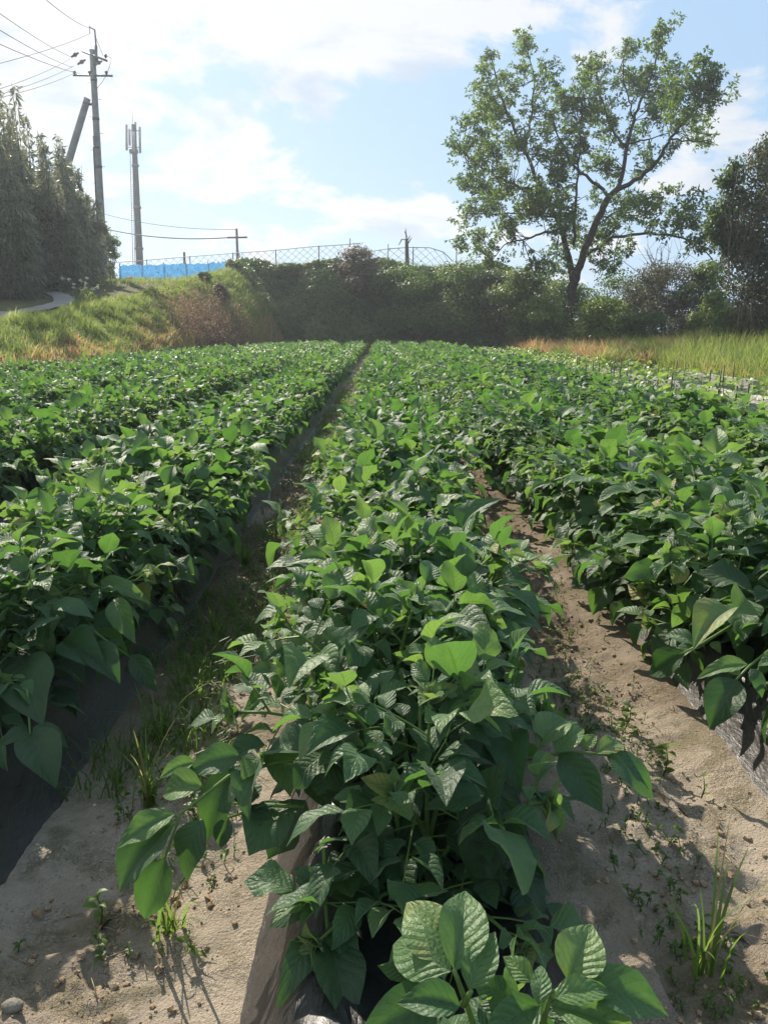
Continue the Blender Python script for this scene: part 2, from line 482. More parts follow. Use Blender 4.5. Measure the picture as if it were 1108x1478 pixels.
def potato(r, stems=None, H=.40, spread=.30, nst=5, lod='hi', size=1.0, nl=None, low=True):
    """returns (foliage G, [stem G]); root at the origin on the ridge top"""
    leaves, gs, gfol = [], [], G()
    if stems is None:
        a0 = r.uniform(0, 6.28); stems = []
        for k in range(nst):
            az = a0 + k * 6.283 / nst + r.normal(0, .25); sp = spread * r.uniform(.35, 1.1)
            stems.append((math.cos(az) * sp * .95, math.sin(az) * sp, H * r.uniform(.78, 1.08) * (1 - .35 * (sp / spread) ** 2 * .6)))
        for k in range(4):
            az = a0 + .4 + k * 1.571 + r.normal(0, .2); sp = r.uniform(.26, .36)
            stems.append((math.cos(az) * sp, math.sin(az) * sp * .8, r.uniform(.05, .13)))
    for si, (dx, dy, dz) in enumerate(stems):
        p0 = np.array([r.normal(0, .02), r.normal(0, .02), -.03]); p2 = np.array([dx, dy, dz])
        h = math.hypot(dx, dy)
        p1 = np.array([dx * .25, dy * .25, dz * .7 + .15 * h])
        ts = np.linspace(0, 1, 9); P = bez(p0, p1, p2, ts)
        g = G(); tube(g, P, np.linspace(.0062, .003, 9) * size, 6, K=.3); gs.append(g)
        ln = np.linalg.norm(np.diff(P, axis=0), axis=1).sum()
        n = nl or max(6, int(ln / .042))
        phi = r.uniform(0, 6.28)
        for i in range(n):
            s = .2 + .8 * (i + .3) / n if low else .45 + .55 * (i + .3) / n
            s = min(s, .995)
            p = bez(p0, p1, p2, [s])[0]; tg = nrm(bez(p0, p1, p2, [min(s + .02, 1)])[0] - bez(p0, p1, p2, [s - .02])[0])
            phi += 2.4 + r.normal(0, .25)
            A = nrm(np.cross(tg, [.31, .17, .93] if abs(tg[2]) < .9 else [1, 0, 0])); B = np.cross(tg, A)
            side = math.cos(phi) * A + math.sin(phi) * B
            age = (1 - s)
            el = .95 - 1.5 * age + r.normal(0, .15)                       # young leaves rise with the stem, old ones droop
            d = nrm(side * math.cos(el) + tg * math.sin(max(el, -.2)) * .8 + np.array([0, 0, .25 - .35 * age]))
            Rl = size * (.045 + .125 * min(1, age * 2.6 + .12)) * r.uniform(.85, 1.15)
            lf = size * (.042 + .056 * min(1, age * 3.2 + .22)) * r.uniform(.85, 1.15)
            sag = (.15 + .75 * age) * r.uniform(.6, 1.3)
            f = lambda q: p + Rl * (d * q - np.array([0, 0, 1.0]) * sag * q * q * .45)
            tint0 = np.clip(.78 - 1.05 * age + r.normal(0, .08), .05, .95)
            if lod == 'hi':
                tube(gfol, [f(q) for q in (0, .35, .7, 1)], [.0026 * size, .0021 * size, .0017 * size, .001], 4, m=1, K=.6, cap=False)
            pairs = ((.42, .62), (.70, .82)) if age > .1 else ((.6, .75),)
            if lod == 'far': pairs = ((.55, .9),)
            ax = nrm(f(1) - f(.85))
            sdv = nrm(np.cross([0, 0, 1.0], d) + 1e-4)
            pn = nrm(np.cross(d, sdv)); pn = pn if pn[2] > 0 else -pn
            it = [(1.0, 1.12, 0)] + [(q, z, sg) for q, z in pairs for sg in (-1, 1)]
            for q, z, sg in it:
                o = f(q)
                if sg == 0: dr = nrm(ax + r.normal(0, .12, 3))
                else:
                    dr = nrm(nrm(f(q) - f(q - .1)) * .5 + sdv * sg * .87 + np.array([0, 0, .04 - .22 * age]) + r.normal(0, .15, 3))
                    o = o + dr * .01 * size
                nn = nrm(pn * .5 + np.array([0, 0, .8]) + r.normal(0, .26, 3))
                if abs(np.dot(nn, dr)) > .9: nn = nrm(nn + sdv)
                L = lf * z * r.uniform(.78, 1.2)
                if lod == 'far': L *= 1.15
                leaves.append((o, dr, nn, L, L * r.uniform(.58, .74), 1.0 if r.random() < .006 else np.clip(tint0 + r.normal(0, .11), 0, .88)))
        # growing tip: a rosette of small upright leaflets
        tip = p2; tg = nrm(p2 - p1)
        for k in range(9 if lod == 'hi' else 4):
            an = k * 2.4 + r.uniform(0, .6); A = nrm(np.cross(tg, [.3, .2, .9] if abs(tg[2]) < .9 else [1, 0, 0])); B = np.cross(tg, A)
            e = .5 + .09 * k
            dr = nrm((math.cos(an) * A + math.sin(an) * B) * math.cos(e) + tg * math.sin(e) + np.array([0, 0, .15]))
            L = size * (.070 - .0045 * k) * r.uniform(.85, 1.15)
            if lod == 'far': L *= 1.5
            leaves.append((tip, dr, nrm(tg + r.normal(0, .15, 3)), L, L * .6, np.clip(.85 + r.normal(0, .08), 0, 1)))
    tp = HI if lod == 'hi' else LO
    idx = r.integers(0, len(tp), len(leaves))
    for k in range(len(tp)):
        s = [l for l, i in zip(leaves, idx) if i == k]
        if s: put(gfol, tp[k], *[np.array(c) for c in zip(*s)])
    return gfol, gs


def plant_things():
    r = np.random.default_rng(5)
    PM = [M['potato'], M['stem']]
    RIDGE = .17
    # --- the plants one sees best, built singly
    def hero(x, y, stems, label, size=1.0, low=True, nl=None, seed=1, leaflets=(), stalks=(), grp='potato plants in the centre bed'):
        rr = np.random.default_rng(seed)
        t = thing('potato_plant', label, 'potato plant', (x, y, RIDGE), grp)
        gf, gs = potato(rr, stems, size=size, low=low, nl=nl)
        rt = np.array([x, y, RIDGE])
        for k, (b0, z0, b1, z1, wr, kk) in enumerate(leaflets):
            A, B = atz(*b0, z0), atz(*b1, z1); d = B - A; L = float(np.linalg.norm(d))
            n = nrm(np.array([rr.normal(0, .18), -.45, .8]) + rr.normal(0, .08, 3))
            put(gf, HI[(k * 5 + 1) % 6], A - rt, d[None], n[None], L * 1.08, L * wr, kk)
        for pts in stalks:
            P = np.array([atz(a, b, c) for a, b, c in pts]) - rt
            tube(gf, P, np.linspace(.0042, .0024, len(P)), 6, m=1, K=.5)
        gf.build('foliage', PM, t)
        for g in gs: g.build('stem', M['stem'], t)
        return t

    hero(.11, .66, [(-.04, .10, .22), (.05, .05, .20)],
         'small potato plant standing alone nearest the camera in the centre bed', .78, True, 5, 13,
         [((656, 1402), .50, (673, 1286), .53, .60, .75), ((650, 1385), .50, (586, 1300), .525, .74, .95), ((651, 1402), .50, (553, 1347), .50, .62, .7),
          ((676, 1428), .49, (712, 1349), .52, .62, .7), ((664, 1452), .48, (578, 1442), .485, .60, .55), ((690, 1450), .47, (742, 1500), .46, .6, .5),
          ((820, 1417), .50, (853, 1336), .53, .85, .95), ((836, 1417), .50, (966, 1457), .48, .52, .6), ((776, 1450), .50, (785, 1386), .52, .5, .75),
          ((768, 1417), .49, (728, 1382), .50, .7, .95), ((792, 1452), .49, (925, 1490), .47, .55, .8), ((800, 1440), .51, (880, 1420), .52, .5, .85),
          ((780, 1450), .48, (700, 1500), .46, .6, .6), ((640, 1440), .44, (520, 1500), .42, .6, .35), ((800, 1470), .46, (860, 1530), .44, .6, .6)],
         [((700, 1530, .30), (675, 1455, .44), (655, 1400, .505)), ((780, 1540, .30), (785, 1470, .44), (795, 1430, .505)), ((795, 1440, .5), (821, 1416, .505)), ((668, 1450, .46), (680, 1430, .49))])
    hero(0, 1.27, [(-.14, .05, .34), (.01, -.02, .37), (.12, .05, .35), (.0, .16, .36), (-.17, -.20, .06), (.14, -.20, .05), (-.02, -.24, .05), (-.05, -.10, .25), (.2, -.05, .2)],
         'sprawling potato plant with side branches drooping over both bare furrows', .92, True, None, 8,
         [((253, 1185), .30, (170, 1279), .20, .68, .25), ((238, 1238), .24, (206, 1328), .14, .60, .2), ((293, 1182), .29, (252, 1266), .21, .66, .2), ((253, 1174), .31, (172, 1220), .27, .5, .75),
          ((293, 1134), .33, (231, 1142), .31, .72, .8), ((339, 1108), .34, (288, 1206), .25, .55, .3), ((283, 1100), .35, (232, 1120), .33, .5, .8), ((348, 1090), .37, (272, 1110), .35, .6, .45),
          ((372, 1092), .37, (352, 1116), .36, .9, .8), ((395, 1085), .38, (440, 1098), .37, .6, .8), ((352, 1168), .28, (361, 1124), .30, .8, .1), ((370, 1160), .28, (372, 1188), .27, 1.1, .1), ((330, 1180), .27, (318, 1222), .22, .7, .15),
          ((807, 1088), .38, (868, 1166), .31, .60, .35), ((875, 1091), .37, (957, 1141), .32, .56, .4), ((800, 1085), .39, (840, 1052), .41, .6, .8), ((775, 1078), .39, (818, 1030), .42, .62, .85), ((860, 1088), .38, (905, 1062), .39, .42, .95), ((790, 1092), .38, (768, 1100), .38, .7, .8), ((840, 1080), .39, (860, 1060), .41, .7, .9),
          ((698, 1146), .40, (694, 1306), .26, .48, .12), ((700, 1146), .42, (618, 1165), .40, .55, .3), ((722, 1150), .38, (742, 1240), .30, .55, .2),
          ((465, 1300), .24, (384, 1326), .22, .58, .2), ((476, 1294), .24, (555, 1279), .22, .62, .3), ((473, 1358), .21, (505, 1468), .20, .58, .15), ((457, 1345), .22, (406, 1430), .20, .45, .3), ((478, 1330), .23, (515, 1380), .215, .7, .4), ((462, 1280), .26, (425, 1252), .28, .6, .35)],
         [((470, 1090, .36), (400, 1100, .36), (330, 1120, .34), (260, 1175, .30), (238, 1240, .24)), ((440, 1165, .28), (385, 1162, .28), (330, 1180, .27)), ((700, 1100, .34), (760, 1095, .37), (830, 1085, .38), (878, 1090, .37)), ((468, 1225, .28), (470, 1300, .24), (474, 1360, .21))])
    hero(-.06, 1.58, [(-.22, .02, .38), (.05, -.05, .44), (.2, .05, .38), (-.05, .12, .42), (.30, -.08, .24), (-.30, -.1, .24)],
         'bushy potato plant right behind the sprawling one in the centre bed', 1.0, True, None, 9)
    hero(-1.12, 1.98, [(.14, .0, .34), (.02, -.06, .38), (-.14, .08, .36), (.05, .18, .36), (.2, .16, .30), (-.2, -.1, .3), (.12, -.2, .18)],
         'potato plant drooping over bare film, nearest in the first bed left of centre', .95, True, None, 31,
         [((44, 1057), .25, (78, 1127), .19, .64, .15), ((41, 1056), .25, (1, 1072), .24, .7, .15), ((48, 1050), .26, (95, 1066), .24, .6, .2), ((34, 949), .36, (58, 1036), .28, .64, .2),
          ((91, 926), .36, (147, 958), .33, .62, .3), ((101, 915), .37, (154, 910), .36, .45, .5), ((130, 932), .35, (170, 980), .29, .62, .2), ((166, 864), .42, (189, 920), .34, .5, .85), ((145, 838), .44, (205, 852), .43, .35, .9),
          ((190, 945), .30, (224, 995), .22, .5, .1), ((172, 926), .33, (150, 950), .30, .7, .15), ((60, 930), .38, (30, 905), .40, .7, .7), ((70, 925), .38, (80, 885), .40, .6, .6)],
         [((20, 930, .36), (40, 1000, .32), (44, 1060, .25)), ((100, 860, .36), (140, 915, .36), (190, 950, .29))], 'potato plants in the first bed left of centre')
    hero(1.15, 1.86, [(-.14, .05, .33), (.05, -.05, .40), (.12, .1, .38), (-.05, .2, .38), (-.18, -.1, .24), (.0, -.2, .22)],
         'potato plant with big leaf hanging over film, first bed right of centre', .95, True, None, 32,
         [((1063, 981), .36, (1025, 1046), .27, .72, .15), ((1079, 959), .39, (1008, 972), .36, .40, .85), ((1082, 965), .38, (1105, 1000), .34, .6, .3), ((988, 941), .33, (938, 973), .24, .62, .25), ((1053, 880), .45, (1003, 917), .42, .6, .95), ((1060, 884), .45, (1090, 850), .47, .6, .8),
          ((1000, 930), .38, (960, 915), .38, .55, .5), ((1068, 975), .37, (1040, 960), .38, .6, .9)],
         [((1120, 930, .36), (1080, 962, .38), (1058, 985, .35)), ((1060, 900, .36), (1010, 930, .37), (980, 945, .33))], 'potato plants in the first bed right of centre')
    # --- a set of plants that the other single plants copy
    protos = []
    for k in range(9):
        rr = np.random.default_rng(100 + k)
        gf, gs = potato(rr, None, H=rr.uniform(.36, .43), spread=rr.uniform(.36, .46), nst=7)
        mf = gf.mesh('potato_foliage', PM)
        ms = [g.mesh('potato_stem', [M['stem']]) for g in gs]
        gall = G()
        protos.append((mf, ms))
    spots = []
    for b in ROWS:
        y = {0.0: 1.9, 1.2: 1.42, -1.2: 2.25}.get(b, max(1.0, abs(b) / .52 - .8))
        k = 0
        while y < END.get(b, 43.0):
            if b == 1.2 and 1.6 < y < 2.1: y = 2.15
            spots.append((math.hypot(b, y), b, b + {-1.2: .05, 1.2: -.06}.get(b, 0) * float(sst(2.0, 2.8, y)) + {-1.2: -.09, 0.0: .04, -2.4: -.08}.get(b, 0) * float(sst(3.2, 6, y)) + r.normal(0, .03), y + r.normal(0, .03), k)); k += 1
            y += .29 + r.normal(0, .02)
    def seen(s):
        p = np.array([s[2], s[3], .45]) - CAM
        return abs(np.dot(p, RT)) < .50 * np.dot(p, FW) + .30
    inv = sorted(s for s in spots if seen(s)); rest = []
    single, rest = inv[:292], inv[292:]
    cnt = {}
    for dist, b, x, y, k in sorted(single, key=lambda s: (s[1], s[3])):
        i = cnt.get(b, 0); cnt[b] = i + 1
        bp = bed_phrase(b); grp = 'potato plants in ' + bp
        if y < 5.2:
            o = {0.0: 3, -1.2: 1, 1.2: int(i > 0)}.get(b, 0)
            w = ORD[i + o]
            lab = f'potato plant, {w} from the near end of {bp}'
        elif y < 9: lab = f'potato plant amid the close nearer part of {bp}'; grp += ', nearer part'
        else: lab = f'potato plant amid the middle stretch of {bp}'; grp += ', middle stretch'
        t = thing('potato_plant', lab, 'potato plant', (x, y, RIDGE), grp)
        t.rotation_euler = (0, 0, r.uniform(0, 6.283)); sc = r.uniform(.88, 1.12) * (1 + .12 * (vnoise(x * .8, y * .8, 3) - .5)); wd = 1 + (.16 if b > 0 else -.04 if b == -2.4 else .06) * float(sst(2.0, 3.2, y) if b else sst(2.5, 6, y)) - (.06 if b in (-1.2, 0) else 0) * float(sst(4, 7, y)); t.scale = (sc * wd, sc * wd, sc * r.uniform(.92, 1.06))
        mf, ms = protos[r.integers(0, len(protos))]
        f = bpy.data.objects.new('foliage', mf); COL.objects.link(f); f.parent = t
        if y < 6:
            for m in ms:
                s = bpy.data.objects.new('stem', m); COL.objects.link(s); s.parent = t
    # --- everything farther: one mass
    lows = []
    for k in range(6):
        rr = np.random.default_rng(300 + k)
        gf, gs = potato(rr, None, H=rr.uniform(.36, .44), spread=.46, nst=7, lod='far', nl=6)
        lows.append((np.concatenate(gf.V), np.concatenate(gf.U), np.concatenate(gf.K), np.concatenate(gf.Q)))
    g = G()
    for dist, b, x, y, k in rest:
        V, U, K, Q = lows[r.integers(0, 6)]
        a = r.uniform(0, 6.283); c, s = math.cos(a), math.sin(a); sc = r.uniform(.9, 1.12)
        W = np.stack([V[:, 0] * c - V[:, 1] * s, V[:, 0] * s + V[:, 1] * c, V[:, 2]], -1) * ([1.12 * sc, 1.12 * sc, sc] if b > 0 else [.93 * sc, sc, sc]) + [x, y, RIDGE]
        g.add(W, Q, U=U, K=np.clip(K + r.normal(0, .06), 0, 1))
    o = g.build('potato_foliage', M['potato_far'])
    tag(o, 'dense dark green potato foliage filling the far half of the beds', 'potato foliage', kind='stuff')


plant_things()


# ------------------------------------------------------------------ young crop and stakes
def young_crop():
    r = np.random.default_rng(21)
    mat = foliage_mat('young_crop_leaf', [(0, (.05, .10, .02)), (.6, (.11, .19, .03)), (1, (.18, .26, .05))], (.3, .45, .05), .42, .4, .5)
    ms = []
    for k in range(5):
        g = G(); O, X, N, L, W, K = [], [], [], [], [], []
        tube(g, [(0, 0, -.03), (.01, 0, .1), (.0, .01, .22)], [.006, .005, .003], 5, K=.6)
        for i in range(16):
            an = i * 2.4; z = .05 + .2 * i / 16; d = np.array([math.cos(an), math.sin(an), r.uniform(.0, .6)])
            q = np.array([0, 0, z]); e = q + nrm(d) * r.uniform(.05, .11)
            tube(g, [q, e], [.003, .002], 4, K=.7, cap=False)
            O.append(e); X.append(nrm(d + [0, 0, -.5] + r.normal(0, .2, 3))); N.append(nrm(np.array([0, 0, 1]) + r.normal(0, .35, 3)))
            L.append(r.uniform(.08, .13)); W.append(L[-1] * .85); K.append(r.uniform(.3, 1))
        put(g, LO[k % 3], np.array(O), np.array(X), np.array(N), np.array(L), np.array(W), np.array(K))
        ms.append(g.mesh('young_plant', [mat]))
    for b in YOUNG:
        y = b / .52
        while y < 42:
            x = b + r.normal(0, .05)
            o = bpy.data.objects.new('young_crop_plant', ms[r.integers(0, 5)]); COL.objects.link(o)
            o.location = (x, y, .17); o.rotation_euler = (0, 0, r.uniform(0, 6.28)); s = r.uniform(.8, 1.25); o.scale = (s, s, s)
            part = 'near stretch' if y < 14 else 'far stretch'
            ph = bed_phrase(b).replace(' beyond the potatoes', '')
            tag(o, f'small pale green plant in the {part} of {ph}', 'young crop plant', f'young plants, {part} of {ph}')
            y += .5 + r.normal(0, .05)
    tops = [(1063, 557, 3.6), (1080, 554, 3.6), (970, 538, 3.6), (882, 526, 3.6), (845, 526, 3.6), (856, 519, 3.6),
            (1025, 533, 4.8), (950, 526, 4.8), (1040, 535, 4.8), (896, 519, 4.8), (964, 529, 4.8), (887, 518, 4.8), (906, 522, 4.8), (833, 510, 4.8), (836, 510, 4.8), (865, 516, 4.8),
            (1045, 525.7, 6), (1059, 525.7, 6), (977, 519, 6), (989, 524, 6)]
    cnt = {}
    for px, py, b in sorted(tops, key=lambda q: (q[2], -q[0])):
        i = cnt.get(b, 0); cnt[b] = i + 1
        Y = (b + .075) / ((px - 549) / F); p = at(px, py, Y)
        g = G(); jx = r.normal(0, .012)
        tube(g, [(p[0] - jx, Y, .05), (p[0], Y, p[2])], [.011, .009], 6)
        o = g.build('stake', M['dark_metal'], origin=(p[0] - jx, Y, .05))
        ph = {3.6: 'first', 4.8: 'second', 6: 'third'}[b]
        tag(o, f'thin dark stake, {ORD[i]} from the near end of the {ph} young crop bed', 'stake', 'thin stakes in the young crop')


young_crop()


# ------------------------------------------------------------------ grass helpers
def blades(g, P, h, w, lean, K, r, seg=3, droop=.5, m=0):
    n = len(P); az = r.uniform(0, 2 * np.pi, n)
    d = np.stack([np.cos(az), np.sin(az), 0 * az], -1); sd = np.stack([-np.sin(az + r.normal(0, .6, n)), np.cos(az), 0 * az], -1)
    h = np.broadcast_to(h, (n,)); w = np.broadcast_to(w, (n,)); lean = np.broadcast_to(lean, (n,))
    rows = []
    for k in range(seg + 1):
        t = k / seg
        c = P + d * (h * lean * (t ** 1.7))[:, None] + np.array([0, 0, 1.0]) * (h * (t - droop * lean * t ** 2.6))[:, None]
        ww = (w * (1 - t) ** .6 * .5 + .0004)[:, None]
        rows += [c - sd * ww, c + sd * ww]
    V = np.stack(rows, 1); k = 2 * (seg + 1)
    q = np.array([[2 * i, 2 * i + 1, 2 * i + 3, 2 * i + 2] for i in range(seg)])
    Q = (q[None] + (np.arange(n) * k)[:, None, None]).reshape(-1, 4)
    g.add(V.reshape(-1, 3), Q, K=np.repeat(np.broadcast_to(K, (n,)), k), m=m)


M['grass'] = foliage_mat('meadow_grass', fac=.5, stops= [(0, (.045, .08, .018)), (.4, (.11, .165, .035)), (.62, (.20, .235, .06)), (.8, (.30, .175, .10)), (1, (.40, .19, .115))], transl=(.3, .34, .07), rough=.55)
M['fresh_grass'] = foliage_mat('fresh_grass', [(0, (.22, .17, .08)), (.12, (.12, .12, .04)), (.2, (.04, .075, .018)), (1, (.12, .20, .036))], (.3, .48, .06), .45, .4)


def bank_grass():
    r = np.random.default_rng(31)
    n = 95000
    y = 9 + 37 * r.random(n) ** .62
    t = r.random(n) * 1.28 - .06
    x = toe_x(y) - t * (toe_x(y) - crest_x(y))
    keep = ~((t > 1.2) & (y < 50))
    x, y, t = x[keep], y[keep], t[keep]
    z = height(x, y)
    cl = fbm(x * .9, y * .7, 90); c2 = fbm(x * 2.5, y * 2, 95)
    brown = np.clip(1.25 * (1 - t * 2.1) + (cl - .55) * 3.2, 0, 1) * .7
    patch = np.exp(-((y - 33.5) / 2.4) ** 2) * np.exp(-((t - .2) / .3) ** 2)
    brown = np.clip(np.maximum(brown, patch * .55 * (cl + .1)), 0, 1)
    K = np.clip(.12 + .42 * c2 + .12 * (t > .9) + r.normal(0, .09, len(x)), 0, .62)
    K = np.where(r.random(len(x)) < brown, r.uniform(.68, 1, len(x)), K)
    h = (.10 + 1.3 * np.clip(c2 - .40, 0, 1) * (.4 + .6 * r.random(len(x))) + .1 * r.random(len(x))) * (1 - .35 * (t > .95))
    g = G()
    m3 = 12000; y3 = r.uniform(36.5, 46, m3); t3 = r.random(m3) * 1.1; x3 = toe_x(y3) - t3 * (toe_x(y3) - crest_x(y3))
    K3 = np.where((t3 < .22) & (r.random(m3) < .75), r.uniform(.82, 1, m3), np.clip(r.normal(.42, .1, m3), 0, .62))
    blades(g, np.stack([x3, y3, height(x3, y3) - .03], -1), r.uniform(.2, .6, m3), .026, r.uniform(.2, .9, m3), K3, r)
    m2 = 16000; y2 = r.uniform(26, 57, m2); x2 = crest_x(y2) + .3 - 9 * r.random(m2) ** 1.3
    ok = ~((y2 < 36) & (x2 < crest_x(y2) - .5)); x2, y2 = x2[ok], y2[ok]
    blades(g, np.stack([x2, y2, height(x2, y2) - .03], -1), .12 + .35 * r.random(len(x2)) ** 2, .022, r.uniform(.2, .9, len(x2)), np.clip(r.normal(.4, .12, len(x2)), 0, .7), r)
    blades(g, np.stack([x, y, z - .03], -1), h, .004 + .0006 * y * r.uniform(.7, 1.3, len(x)), r.uniform(.2, .9, len(x)), K, r)
    o = g.build('bank_grass', M['grass'])
    tag(o, 'rough green grass with browned patches covering the left bank', 'bank grass', kind='stuff')
    # brown dead weeds, taller, at the foot of the bank
    g = G(); n = 2600
    y = r.normal(33.5, 1.9, n); x = toe_x(y) - np.abs(r.normal(0, .75, n)) - .0
    ok = (y < 44) & (y > 24); x, y = x[ok], y[ok]; z = height(x, y)
    blades(g, np.stack([x, y, z - .03], -1), r.uniform(.3, 1.15, len(x)), .022, r.uniform(.1, .5, len(x)), r.uniform(.72, 1, len(x)), r)
    P = np.stack([x, y, z + r.uniform(.1, 1.05, len(x))], -1)
    P = np.repeat(P, 3, 0) + r.normal(0, .08, (len(P) * 3, 3))
    put(g, DIA, P, rdir(len(P), r), rdir(len(P), r), r.uniform(.05, .12, len(P)), .05, r.choice([.3, .7, .8, .9, .98], len(P)))
    o = g.build('dry_weeds', foliage_mat('dead_weed', [(0, (.08, .085, .03)), (.6, (.13, .09, .06)), (.85, (.20, .125, .08)), (1, (.29, .185, .115))], (.22, .15, .09), .7, .28))
    tag(o, 'rust brown dead weed stalks at the foot of the left bank', 'dry weeds', kind='stuff')
    # right verge: dry grass then tall green grass
    g = G(); n = 30000
    y = r.uniform(26, 45, n); x = 6.9 + (y - 26) * -.02 + r.random(n) ** 1.3 * 6
    K = np.clip(.86 + r.normal(0, .1, n) - .45 * (fbm(x * .7, y * .5, 101) > .62), .2, 1)
    blades(g, np.stack([x, y, height(x, y) - .03], -1), r.uniform(.45, 1.1, n) * (.45 + 1.1 * fbm(x, y, 7)), .024, r.uniform(.3, 1, n), K, r)
    n = 9000; x = r.uniform(-5, 8, n); y = 43.3 + r.random(n) * 1.6
    blades(g, np.stack([x, y, height(x, y) - .03], -1), r.uniform(.4, .95, n), .024, r.uniform(.3, 1, n), r.uniform(.7, 1, n), r)
    o = g.build('dry_grass', M['grass'])
    tag(o, 'reddish brown dry grass along the far right verge of the field', 'dry grass', kind='stuff')
    g = G(); n = 42000
    y = r.uniform(14, 33, n); x = 8.0 + .12 * np.maximum(y - 20, 0) + r.random(n) ** 1.2 * 7
    ed = np.clip(1 - (x - 8.0) / .8, 0, 1)
    K = np.clip(.34 + r.normal(0, .13, n) + .3 * fbm(x, y, 103) - .1 + ed * .35 * (r.random(n) > .4), 0, .95)
    blades(g, np.stack([x, y, height(x, y) - .03], -1), r.uniform(.4, 1.1, n) * (1 - .5 * ed) * (.4 + 1.2 * fbm(x * .9, y * .9, 8)), .018, r.uniform(.15, .7, n), K, r)
    o = g.build('tall_grass', M['grass'])
    tag(o, 'tall bright green grass beyond the young crop on the right', 'tall grass', kind='stuff')


bank_grass()


# ------------------------------------------------------------------ furrow: clods, weeds, tufts
def furrow_bits():
    r = np.random.default_rng(41)
    base = []
    for k in range(6):
        n = 5; th = np.linspace(0, np.pi, 5)[1:-1]; V = [[0, 0, 1]] + [[math.sin(a) * math.cos(p), math.sin(a) * math.sin(p), math.cos(a)] for a in th for p in np.arange(6) * np.pi / 3] + [[0, 0, -1]]
        V = np.array(V) * r.uniform(.6, 1.25, (20, 1)) * [1, 1, .7]
        T = [(0, 1 + i, 1 + (i + 1) % 6) for i in range(6)] + [(19, 13 + (i + 1) % 6, 13 + i) for i in range(6)]
        Q = [(1 + 6 * a + i, 7 + 6 * a + i, 7 + 6 * a + (i + 1) % 6, 1 + 6 * a + (i + 1) % 6) for a in range(2) for i in range(6)]
        base.append((V, np.array(Q), np.array(T)))
    g = G()
    for c, n in ((-.6, 3600), (.62, 2800), (.36, 500)):
        y = .75 + 8 * r.random(n) ** 1.7
        x = c + r.normal(0, .11 if c != .36 else .04, n)
        z = height(x, y); s = .0012 + .0085 * r.random(n) ** 7 + .0006 * y
        for i in range(n):
            V, Q, T = base[i % 6]; a = r.uniform(0, 6.28)
            W = np.stack([V[:, 0] * math.cos(a) - V[:, 1] * math.sin(a), V[:, 0] * math.sin(a) + V[:, 1] * math.cos(a), V[:, 2]], -1) * s[i]
            g.add(W + [x[i], y[i], z[i] + s[i] * .3], Q, T)
    gs = G()
    for c in (-.6, .64):
        for _ in range(120):
            y = .9 + 6 * r.random() ** 1.5; x = c + r.normal(0, .12); a = r.uniform(0, 6.28); L = r.uniform(.02, .07)
            q = np.array([x, y, float(height(x, y)) + .003]); e = np.array([math.cos(a), math.sin(a), r.uniform(0, .12)]) * L
            tube(gs, [q, q + e * .5 + [0, 0, .003], q + e], [.0011, .001, .0007], 4)
    tag(gs.build('straw', simple_mat('straw', (.20, .14, .08), (.38, .29, .17), 40, .9, .15)), 'thin dead straw bits lying on the furrow soil', kind='stuff')
    gd = G()
    n = 46; y = .95 + 5 * r.random(n) ** 1.4; x = np.where(r.random(n) < .5, -.6, .6) + r.normal(0, .13, n)
    put(gd, LO[2], np.stack([x, y, height(x, y) + .006], -1), np.stack([r.normal(0, 1, n), r.normal(0, 1, n), r.uniform(0, .3, n)], -1), np.array([0, 0, 1.0]) + r.normal(0, .3, (n, 3)), r.uniform(.015, .045, n), r.uniform(.01, .025, n), .5)
    tag(gd.build('dry_leaves', simple_mat('withered_leaf', (.13, .085, .04), (.28, .20, .10), 30, .8, .2)), 'small withered brown leaves lying on the furrow soil', kind='stuff')
    m = simple_mat('soil_clod', (.15, .10, .065), (.40, .30, .20), 300, .95, .1)
    o = g.build('soil_clods', m, smooth=False)
    tag(o, 'small dark clods and crumbs strewn over the sandy furrows', 'soil clods', kind='stuff')
    # low weeds
    g = G()
    def seedling(x, y, s):
        z = float(height(x, y)); n = r.integers(4, 8)
        q = np.array([x, y, z]); tip = q + [r.normal(0, .3 * s), r.normal(0, .3 * s), s]
        tube(g, [q, (q + tip) / 2 + r.normal(0, .1 * s, 3), tip], [.0014, .0012, .0008], 3, cap=False)
        tt = r.random(n)[:, None] ** .6; P = q + (tip - q) * tt
        az = r.uniform(0, 6.28, n); X = np.stack([np.cos(az), np.sin(az), r.uniform(0, .6, n)], -1)
        put(g, LO[0], P, X, np.array([0, 0, 1.0]) + r.normal(0, .3, (n, 3)), s * r.uniform(.3, .6, n), s * .25, r.uniform(.2, .7, n))
    for c, n, y0, y1, sp in ((-.68, 1300, 2.6, 16, .12), (.7, 250, 3, 14, .1), (-.6, 600, 1.7, 12, .11), (-.5, 60, 1.3, 3, .1), (.53, 420, 1.15, 4.8, .06), (.62, 300, 2, 10, .11)):
        for _ in range(n):
            y = y0 + (y1 - y0) * r.random() ** 1.3
            seedling(c + r.normal(0, sp), y, r.uniform(.015, .05) * (.75 if c > 0 else 1))
    n = 8500; y = 1.8 + 18 * r.random(n) ** 1.3; x = -.66 + r.normal(0, .12, n)
    cl = vnoise(x * 6, y * 2.2, 111) > .5
    x, y = x[cl], y[cl]
    blades(g, np.stack([x, y, height(x, y)], -1), r.uniform(.04, .16, len(x)), .004, r.uniform(.3, 1, len(x)), r.uniform(.2, .9, len(x)), r)
    o = g.build('furrow_weeds', M['fresh_grass'])
    tag(o, 'fine grass and seedling weeds creeping over the furrow soil', 'weeds', kind='stuff')
